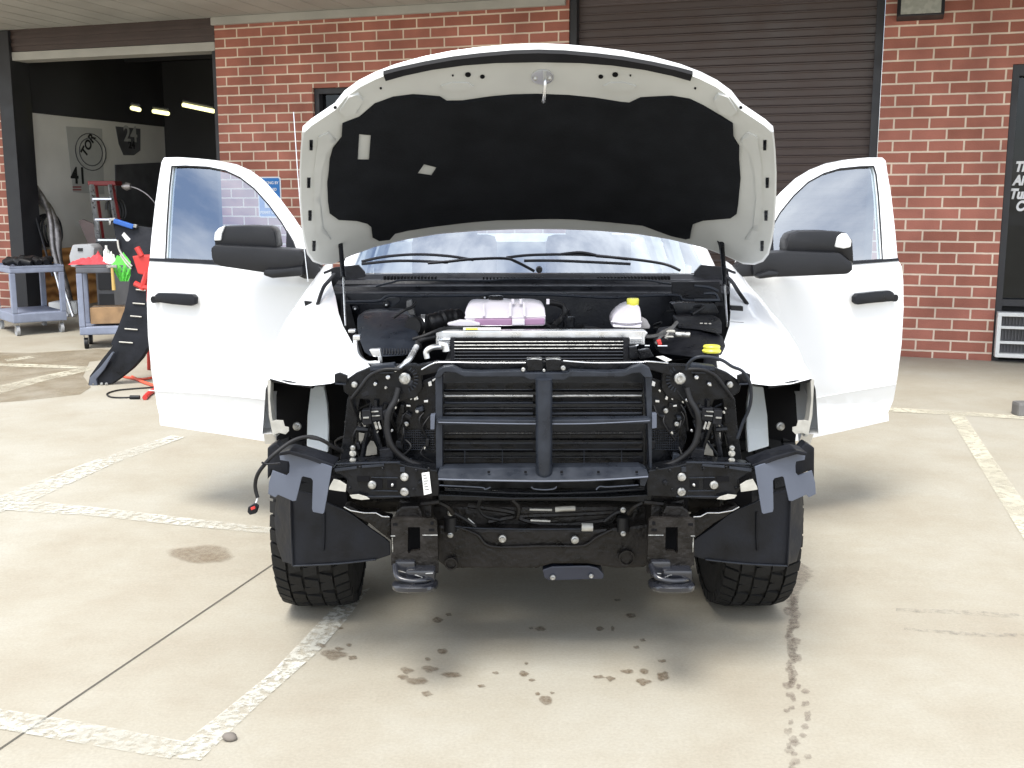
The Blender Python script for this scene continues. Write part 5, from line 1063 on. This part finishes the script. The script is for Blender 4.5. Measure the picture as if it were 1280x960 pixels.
# ================================================================== THINGS AT THE LEFT
def frame_at(px, py, rz):   # local frame standing on the ground at pixel
    P = G(px, py); return P, Matrix.Translation(P) @ Matrix.Rotation(rz, 4, 'Z')
def part(name, bm, M4, m, parent, smooth=None):
    bmesh.ops.transform(bm, matrix=M4, verts=bm.verts); return obj(name, bm, m, parent, smooth)
def utility_cart(px, py, rz, label, Wd, Ln, Ht, tray, m1, m2, black_wheel):
    P, T = frame_at(px, py, rz); r = empty('utility_cart', P, label, 'cart', 'utility carts in front of the garage bay', rz)
    b = bmesh.new(); add_box(b, 0, Wd, 0, Ln, Ht - .055, Ht, .012); add_box(b, .0, Wd, 0, .02, Ht, Ht + .02); add_box(b, 0, Wd, Ln - .02, Ln, Ht, Ht + .02); add_box(b, 0, .02, .02, Ln - .02, Ht, Ht + .02); add_box(b, Wd - .02, Wd, .02, Ln - .02, Ht, Ht + .02); part('top_tray', b, T, m2, r)
    b = bmesh.new(); add_box(b, 0, Wd, 0, Ln, .14, tray, .012); part('bottom_tray', b, T, m1, r)
    for x in (0, Wd - .055):
        for y in (0, Ln - .055):
            b = bmesh.new(); add_box(b, x, x + .055, y, y + .055, tray, Ht - .056, .008); part('leg', b, T, m1, r)
    for x in (.05, Wd - .05):
        for y in (.06, Ln - .06):
            b = bmesh.new(); add_lathe(b, (x, y, .055), [(.03, -.016), (.055, -.016), (.055, .016), (.03, .016)], 'X', 18); wl_ = part('caster', b, T, 'rubber' if black_wheel else 'greybox', r, 40)
            b = bmesh.new(); add_box(b, x - .022, x - .018, y - .02, y + .02, .05, .139); add_box(b, x + .018, x + .022, y - .02, y + .02, .05, .139); part('caster_fork', b, T, 'steel', wl_)
    return r, T
c1, T1 = utility_cart(18, 421, R_(38), 'blue grey utility cart with a dark bundle on top beside the brick pier', .55, .8, .72, .24, 'cartgrey', 'cartgrey', False)
b = bmesh.new()
for k in range(12):
    x, y = random.uniform(.08, .46), random.uniform(.05, .7)
    add_tube(b, [(x, y, .76), (x + random.uniform(-.1, .1), y + .1, .79), (x + random.uniform(-.15, .15), y + .2, .76)], .035, 8)
bmesh.ops.transform(b, matrix=T1, verts=b.verts); tag(obj('tool_roll', b, 'rubber', None, 50), 'dark bundle of cloth and hoses lying on the blue grey cart', 'bundle')
c2, T2 = utility_cart(101, 437, R_(14), 'grey two shelf cart piled with rags beside the leaning black fender liner', .80, .42, .80, .22, 'cartgrey', 'cartdark', True)
def on2(x, y, z): return T2 @ Vector((x, y, z))
# shift cart so that its top spans the photo's
def cloth(name, x, y, rx, ry, h, m, label, cat, drape=0):
    b = bmesh.new(); n = 16
    g = [[b.verts.new(T2 @ Vector((x + rx * (i / n * 2 - 1), y + ry * (j / n * 2 - 1), .822 + max(0, h * (1 - (i / n * 2 - 1) ** 2) * (1 - (j / n * 2 - 1) ** 2) * (1 + .9 * noise.noise((i * .45 + x * 9, j * .45, 3))) + .008)))) for j in range(n + 1)] for i in range(n + 1)]
    for i in range(n):
        for j in range(n): b.faces.new((g[i][j], g[i + 1][j], g[i + 1][j + 1], g[i][j + 1]))
    if drape:
        prev = [g[i][0] for i in range(n + 1)]
        for k in range(1, 6):
            row = [b.verts.new(T2 @ Vector((x + rx * (i / n * 2 - 1) * (1 - k * .13), y - ry - .012 - .012 * math.sin(i * 1.4 + k), .822 - drape * k / 5))) for i in range(n + 1)]
            for i in range(n): b.faces.new((prev[i], prev[i + 1], row[i + 1], row[i]))
            prev = row
    return tag(obj(name, b, m, None, 60), label, cat)
cloth('shop_rag', .07, .12, .14, .11, .05, 'redcloth', 'crumpled red shop rag at the left end of the grey cart', 'rag')
cloth('shop_rag', .20, .14, .12, .12, .08, 'redcloth', 'crumpled red rag next to the white cloth on the cart', 'rag')
cloth('white_cloth', .30, .12, .08, .09, .10, 'whitecloth', 'white crumpled cloth between the red and green rags', 'cloth')
cloth('green_rag', .44, .13, .11, .125, .08, 'green', 'bright green rag hanging over the front of the grey cart', 'rag', .16)
b = bmesh.new(); P = on2(.26, .3, .822); add_lathe(b, P, [(.03, 0), (.032, .12), (.012, .15), (.012, .18)], 'Z', 16); tag(obj('spray_bottle', b, 'whitecloth', None, 40), 'small white bottle standing behind the rags on the grey cart', 'bottle')
b = bmesh.new(); add_tube(b, [on2(.34, -.035, .80), on2(.345, -.035, .58)], .016, 10, False, lambda t: .8 + .35 * t); 
hm = tag(obj('hammer', b, 'wood', None, 40), 'hammer hung by its head with the pale wooden handle down at the cart edge', 'hammer')
b = bmesh.new(); c = on2(.34, -.035, .81); add_box(b, c.x - .05, c.x + .05, c.y - .014, c.y + .014, c.z - .012, c.z + .016, .004); obj('hammer_head', b, 'steel', hm)
b = bmesh.new(); add_box(b, .10, .52, .06, .36, .242, .40, .004); bx_ = empty('cardboard_box', on2(.3, .2, .242), 'brown cardboard box on the lower shelf of the grey cart', 'box', rz=R_(14)); part('carton', b, T2, 'card', bx_)
b = bmesh.new(); add_box(b, .101, .519, .205, .225, .4005, .4015); part('tape', b, T2, 'galv', bx_)
# light grey plastic case on the far side of the cart
b = bmesh.new(); add_prism(b, tracepts([(90, 306), (113, 305), (118, 310), (116, 333), (88, 334), (86, 320)], 11.35), Vector((0, .25, 0)), .02); tc_ = tag(obj('plastic_case', b, 'greybox', None, 40), 'pale grey plastic case with a dark latch behind the cart', 'case')
plates('latch', tc_, 'ink', [[(97, 310), (103, 310), (103, 314), (97, 314)]], 11.34, .01, .002)
# ladder
ld = empty('step_ladder', atY(124, 330, 13.6) * 1, 'aluminium step ladder with a red top inside the open bay', 'ladder'); ld.location.z = gz(13)
b = bmesh.new()
for pts in ([(109, 226, 13.5), (143, 226, 13.5), (145, 232, 13.5), (110, 232, 13.5)],): add_prism(b, [atY(*p) for p in pts], Vector((0, .25, 0)), .01)
obj('ladder_top', b, 'darkred', ld)
for nm, a, c, r_ in (('rail', (114, 231, 13.45), (133, 385, 13.1), .030), ('rail', (137, 231, 13.45), (162, 385, 13.1), .026)):
    b = bmesh.new(); add_tube(b, [atY(*a), atY(*c)], r_, 4, False); obj(nm, b, 'alu', ld)
for k in range(6):
    b = bmesh.new(); t = (k + .7) / 6; add_tube(b, [atY(114 + 19 * t, 231 + 154 * t, 13.42 - .3 * t), atY(137 + 25 * t, 231 + 154 * t, 13.42 - .3 * t)], .02, 6, False); obj('ladder_tread', b, 'alu', ld)
b = bmesh.new(); add_tube(b, [atY(120, 231, 13.7), atY(140, 380, 14.4)], .02, 4, False); add_tube(b, [atY(141, 231, 13.7), atY(168, 380, 14.4)], .02, 4, False); obj('rear_rail', b, 'darkred', ld)
# exhaust pipes and poles leaning at the jamb
b = bmesh.new(); add_tube(b, [atY(24, 150, 13.9), atY(33, 205, 13.8), atY(44, 240, 13.7), atY(62, 262, 13.6), atY(70, 285, 13.55), atY(73, 320, 13.5), atY(82, 360, 13.4), atY(90, 392, 13.3)], .05, 10, rf=lambda t: 1 + .12 * math.sin(t * 23)); tag(obj('exhaust_pipe', b, 'pipe', None, 50), 'bent dark steel exhaust pipe leaning against the white garage wall', 'exhaust pipe', 'exhaust pipes at the bay opening')
b = bmesh.new(); add_tube(b, [atY(27, 180, 13.75), atY(40, 225, 13.7), atY(56, 252, 13.6), atY(63, 275, 13.5), atY(66, 310, 13.45), atY(74, 340, 13.4)], .035, 10); tag(obj('exhaust_pipe', b, 'pipe', None, 50), 'thinner exhaust pipe in front of the bent one at the jamb', 'exhaust pipe', 'exhaust pipes at the bay opening')
for k, (a, c) in enumerate((((66, 330, 13.2), (84, 388, 12.95)), ((72, 335, 13.2), (91, 386, 12.95)), ((42, 262, 13.5), (66, 345, 13.2)))):
    b = bmesh.new(); Pq = atY(*c)
    if k < 2: Pq.z = gz(12.95)
    add_tube(b, [atY(*a), Pq], .018 if k < 2 else .014, 8, False)
    tag(obj('metal_pole', b, 'alu' if k < 2 else 'jamb', None, 50), ['left one of two silver poles leaning behind the exhaust pipes', 'right one of two silver poles leaning next to the cart', 'thin dark rod leaning across the plywood'][k], 'pole')
def side_quad(b, pts, off=.0, th=.02):
    P = []
    for x, y in pts:
        o, z = SPx(x, y); P.append(WP(uw + off, o, z))
    add_prism(b, P, U * th)
b = bmesh.new(); side_quad(b, [(36, 314), (175, 300), (175, 372), (150, 375), (36, 392)], .03, .02); tag(obj('plywood_sheet', b, 'ply', None), 'stained orange plywood sheet leaning along the foot of the white wall', 'plywood')
# ply grain
n = M['ply'].node_tree; wv = n.nodes.new('ShaderNodeTexWave'); wv.inputs['Scale'].default_value = 2.2; wv.inputs['Distortion'].default_value = 9; wv.inputs['Detail'].default_value = 3; wv.bands_direction = 'Z'
tcx = n.nodes.new('ShaderNodeTexCoord'); n.links.new(tcx.outputs['Object'], wv.inputs['Vector']); rp = n.nodes.new('ShaderNodeValToRGB'); rp.color_ramp.elements[0].color = (.38, .15, .045, 1); rp.color_ramp.elements[1].color = (.85, .44, .15, 1); n.links.new(wv.outputs['Fac'], rp.inputs[0]); n.links.new(rp.outputs[0], n.nodes['Principled BSDF'].inputs['Base Color'])
# posters
def side_text(s_, px, py, size, m, parent, rot=0):
    o, z = SPx(px, py); X = -NO; Y = Vector((0, 0, 1)); Xr = X * math.cos(rot) + Y * math.sin(rot); Yr = -X * math.sin(rot) + Y * math.cos(rot)
    Mx = Matrix(((Xr.x, Yr.x, U.x, 0), (Xr.y, Yr.y, U.y, 0), (Xr.z, Yr.z, U.z, 0), (0, 0, 0, 1)))
    return text('lettering', s_, size, Matrix.Translation(WP(uw + .012, o, z)) @ Mx, m, parent, .001, .006)
po = empty('poster', WP(uw + .005, SPx(105, 240)[0], SPx(105, 240)[1]), 'pale race poster with a ring drawing and black 41 on the white wall', 'poster', 'posters on the garage side wall')
b = bmesh.new(); side_quad(b, [(82, 158), (127, 161), (130, 243), (91, 240)], .004, .003); obj('sheet', b, 'paper', po)
for rad in (.24, .18):
    b = bmesh.new(); o_, z_ = SPx(113, 190); add_tube(b, [WP(uw + .010, o_ + rad * 1.25 * math.cos(a / 24 * 2 * math.pi), z_ + rad * math.sin(a / 24 * 2 * math.pi)) for a in range(25)], .007, 4, False); obj('ring', b, 'greymetal', po)
side_text('41', 88, 229, .30, 'ink', po); side_text('TOR', 106, 197, .17, 'ink', po, R_(50))
b = bmesh.new(); side_quad(b, [(90, 233), (101, 233), (101, 234.5), (90, 234.5)], .009, .001); side_quad(b, [(90, 236.5), (101, 236.5), (101, 238), (90, 238)], .009, .001); obj('print_band', b, 'redink', po)
po2 = empty('poster', WP(uw + .005, SPx(160, 195)[0], SPx(160, 195)[1]), 'dark shield shaped poster with 24 at the far end of the white wall', 'poster', 'posters on the garage side wall')
b = bmesh.new(); side_quad(b, [(144, 158), (175, 161), (175, 188), (167, 194), (154, 194), (148, 180)], .004, .003); obj('sheet', b, 'greymetal', po2)
side_text('24', 154, 176, .30, 'paper', po2); side_text('24', 160, 185, .14, 'ink', po2)
b = bmesh.new(); side_quad(b, [(143, 206), (200, 203), (200, 330), (146, 318)], .004, .02); tag(obj('dark_board', b, 'greymetal', None), 'dark grey board on the white wall under the shield poster', 'board')
b = bmesh.new(); add_prism(b, tracepts([(98, 276), (103, 274), (122, 282), (128, 318), (116, 318)], 13.9), Vector((0, .05, 0)), .004); tag(obj('cardboard_scrap', b, mat('faded_pink_board', (.26, .20, .19), .8), None), 'faded brownish board leaning behind the ladder rail', 'board')
cb = empty('tool_cabinet', atY(150, 400, 12.6), 'dark grey metal cabinet behind the cart and ladder', 'cabinet'); cb.location.z = gz(12.6)
b = bmesh.new(); P = atY(118, 320, 12.6); Q = atY(172, 320, 12.6); add_box(b, P.x, Q.x, 12.6, 13.0, gz(12.8), P.z, .01); obj('carcass', b, 'greymetal', cb)
b = bmesh.new(); 
for k in range(3): add_box(b, P.x + .03, Q.x - .03, 12.58, 12.598, gz(12.8) + .06 + k * .3, gz(12.8) + .31 + k * .3, .004)
obj('drawer', b, 'indark', cb)
b = bmesh.new(); add_prism(b, tracepts([(140, 340), (164, 338), (160, 383), (143, 383)], 11.7), Vector((0, .3, 0)), .02); tag(obj('waste_bin', b, 'greymetal', None, 40), 'grey tapered bin behind the green rag', 'bin')
b = bmesh.new(); P = G(66, 393); add_box(b, P.x - .05, P.x + .30, P.y, P.y + .3, P.z, P.z + .15, .02); tag(obj('white_tub', b, 'whitecloth', None, 40), 'low white tub on the floor in front of the plywood', 'tub')
# lamp tubes in the dark bay
for k, (x0, y0, x1, y1, Y, lb) in enumerate(((229, 131, 267, 139, 14.6, 'largest lit fluorescent tube nearest the brick pier'), (192, 139, 210, 142, 14.7, 'middle lit fluorescent tube in the dark bay'), (165, 135, 174, 137, 14.2, 'smallest lit fluorescent tube farthest left in the dark bay'))):
    A = atY(x0, y0, Y + .25); B = atY(x1, y1, Y); r_ = empty('tube_light', (A + B) / 2, lb, 'ceiling light', 'fluorescent lights in the bay')
    b = bmesh.new(); add_tube(b, [A, B], .028, 8, False); obj('tube', b, 'lamp', r_, 50)
    b = bmesh.new(); add_tube(b, [A + Vector((0, 0, .05)), B + Vector((0, 0, .05))], .02, 4, False); obj('fixture', b, 'greymetal', r_)
sh_ = empty('storage_shelf', Vector((atY(236, 300, 16.6).x, 16.6, gz(15))), 'tall dark metal shelf at the back of the bay seen behind the open left door', 'shelf')
xa, xb = atY(200, 200, 16.6).x, atY(270, 200, 16.6).x
for x_ in (xa, xb - .04):
    for y_ in (16.6, 17.1):
        b = bmesh.new(); add_box(b, x_, x_ + .04, y_, y_ + .04, gz(15), 2.7); obj('post', b, 'greymetal', sh_)
for k in range(5):
    b = bmesh.new(); add_box(b, xa, xb, 16.6, 17.12, .5 + k * .52, .53 + k * .52); obj('shelf_board', b, 'greymetal', sh_)
cols_ = [('card', 'brown cardboard'), ('greybox', 'pale grey plastic'), ('blue', 'dark blue plastic'), ('cartdark', 'dark grey plastic'), ('card', 'brown cardboard'), ('redcloth', 'dull red plastic')]
wh_ = ['top shelf at the left', 'top shelf at the right', 'second shelf at the left', 'second shelf at the right', 'third shelf at the left', 'third shelf at the right']
for k in range(6):
    m_, c_ = cols_[k]; lv = 4 - k // 2; x_ = xa + .06 + (k % 2) * .42; b = bmesh.new(); add_box(b, x_, x_ + .33, 16.65, 17.0, .532 + lv * .52, .532 + lv * .52 + .24 + .04 * (k % 3), .01)
    tag(obj('storage_box', b, m_, None), c_ + ' box on the ' + wh_[k] + ' in the dark bay', 'box', 'boxes on the bay shelf')
for k, (x_, y_, r_, lb) in enumerate(((52, 288, .17, 'coil of black hose hung on the white wall beside the pipes'), (137, 262, .13, 'smaller coil of grey hose on the wall behind the ladder'))):
    o_, z_ = SPx(x_, y_); b = bmesh.new(); add_tube(b, [WP(uw + .05 + .004 * a, o_ + r_ * (1 + .08 * math.sin(a)) * math.cos(a * .52), z_ + r_ * 1.15 * math.sin(a * .52)) for a in range(38)], .014, 6)
    tag(obj('hose_coil', b, 'rubber' if k == 0 else 'greymetal', None, 50), lb, 'hose')
# hanging work lamp
b = bmesh.new(); add_tube(b, [atY(161, 233, 12.8), atY(172, 236, 12.8), atY(186, 245, 12.8), atY(200, 262, 12.8)], .008, 6); add_lathe(b, atY(158, 233, 12.8), [(.02, -.05), (.05, 0), (.035, .05)], 'X', 14); tag(obj('work_lamp', b, 'pipe', None, 50), 'small grey lamp head on a curved arm above the blue bar', 'lamp')
# leaning black fender liner (bumper air dam)
YL = 8.72
fl = empty('fender_liner', G(127, 483), 'black slotted plastic fender liner standing on end beside the open left door', 'fender liner')
lo = [(110, 482), (112, 470), (125, 452), (141, 432), (138, 430), (146, 412), (155, 388), (160, 365), (163, 343), (163, 327), (156, 318), (147, 306), (143, 290), (141, 278), (150, 276), (170, 282), (190, 285), (200, 300), (200, 420), (190, 432), (184, 435), (176, 448), (165, 460), (150, 472), (140, 479), (128, 483), (118, 484)]
def YLf(x, y): return YL + .0011 * (484 - y) + .0000 * x
b = bmesh.new(); add_prism(b, tracepts(lo, YLf), Vector((.02, .03, 0)), .004); obj('liner_shell', b, 'liner', fl, 40)
b = bmesh.new()
for y0, x0, x1 in ((379, 166, 181), (395, 163, 177), (411, 156, 172), (427.5, 149, 166), (362, 170, 182)): add_tube(b, [atY(x0, y0, YLf(0, y0) - .012), atY(x1, y0 + 1.2, YLf(0, y0) - .012)], .006, 8, False)
obj('slot_rib', b, 'galv', fl, 50)
b = bmesh.new(); add_tube(b, [atY(147, 300, YLf(0, 300) - .02), atY(149, 312, YLf(0, 312) - .02), atY(156, 323, YLf(0, 323) - .02), atY(165, 333, YLf(0, 333) - .02)], .008, 6)
add_tube(b, [atY(150, 318, YLf(0, 318) - .03), atY(158, 330, YLf(0, 330) - .03), atY(164, 336, YLf(0, 336) - .03)], .006, 6); obj('edge_strip', b, 'galv', fl, 50)
b = bmesh.new(); add_prism(b, tracepts([(111, 483), (112, 472), (126, 458), (140, 440), (142, 441), (130, 462), (120, 474), (122, 484)], YLf(0, 470) - .03), Vector((0, .03, 0)), .003); obj('end_flange', b, 'bracket', fl, 40)
for x in (117, 127, 133): bolt(fl, x, 480, YLf(0, 480) - .012, 2.0)
plates('part_label', fl, 'label', [[(152, 294), (155, 290), (163, 299), (159, 303)]], YLf(0, 296) - .006, .004, .0005)
bb = tag(plates('blue_bar', None, 'blue', [[(142, 273), (167, 281), (165, 286.5), (141, 279)]], YLf(0, 280) - .05, .04, .008), 'bright blue plastic bar lying on top of the black liner', 'bar')
plates('bar_end', bb, 'steel', [[(167, 280), (171, 281), (170, 285), (166, 284)], [(136, 273), (144, 272), (144, 275), (139, 276), (138, 281), (136, 281)]], YLf(0, 280) - .045, .03, .003)
# red stand
rsd = empty('red_jack_stand', G(176, 470), 'red tool stand with a folded handle partly behind the open left door', 'stand'); rsd.location = G(182, 455)
YR = 8.55
plates('hopper', rsd, 'red', [[(165, 320), (190, 319), (190, 330), (184, 345), (172, 342)]], YR, .2, .01)
rods('handle', rsd, 'red', [[(171, 309, YR), (177, 320, YR)], [(184, 340, YR), (177, 362, YR)], [(168, 354, YR), (176, 358, YR), (188, 360, YR)]], .022, smooth=False)
b = bmesh.new(); add_tube(b, [atY(185, 345, YR + .1), G(186, 462)], .015, 8, False); add_tube(b, [atY(188, 345, YR + .25), G(195, 452)], .015, 8, False); obj('leg', b, 'red', rsd, 50)
# cords on the ground
b = bmesh.new(); add_tube(b, [G(212, 482, .008), G(192, 484, .008), (G(165, 486, .008)), G(146, 488, .008), G(134, 492, .008), G(138, 496, .008), G(150, 497, .008), G(166, 496.5, .008)], .006, 8)
cd_ = tag(obj('power_cord', b, 'rubber', None, 50), 'black power cord with a plug curling on the concrete under the door', 'cord')
b = bmesh.new(); P = G(169, 496.5, .016); add_tube(b, [P - Vector((.04, 0, 0)), P + Vector((.035, 0, 0))], .015, 8, False); obj('plug', b, 'rubber', cd_, 50)
b = bmesh.new(); add_tube(b, [G(145, 468, .01), G(160, 472, .01), G(178, 474, .01), G(200, 470, .01)], .011, 8); add_tube(b, [G(165, 471, .012), G(180, 478, .012), G(205, 486, .012)], .013, 8); tag(obj('red_air_hose', b, 'orange', None, 50), 'orange red hose lying on the concrete behind the black cord', 'hose')
b = bmesh.new(); add_tube(b, [G(181, 497, .02), G(186, 492, .02), G(200, 483, .02)], .02, 8, False); rh = tag(obj('jack_lever', b, 'red', None, 50), 'short red lever on the ground poking out under the open door', 'lever')
# dark kerb block at the right edge
b = bmesh.new(); P = G(1276, 521); add_box(b, P.x - .02, P.x + 1.6, P.y, P.y + .12, P.z - .01, P.z + .10, .02); tag(obj('kerb', b, mat('kerb_concrete', (.16, .155, .15), .8, var=.2)), kind='structure')
# stone
b = bmesh.new(); bmesh.ops.create_icosphere(b, subdivisions=2, radius=.018); P = G(287, 921, .01)
for v in b.verts: v.co = Vector((v.co.x * 1.3, v.co.y, v.co.z * .7)) * (1 + .3 * noise.noise(v.co * 60)) + P
tag(obj('pebble', b, mat('pebble_stone', (.16, .14, .12), .8), None, 60), 'small grey pebble by the corner of the painted line', 'pebble')
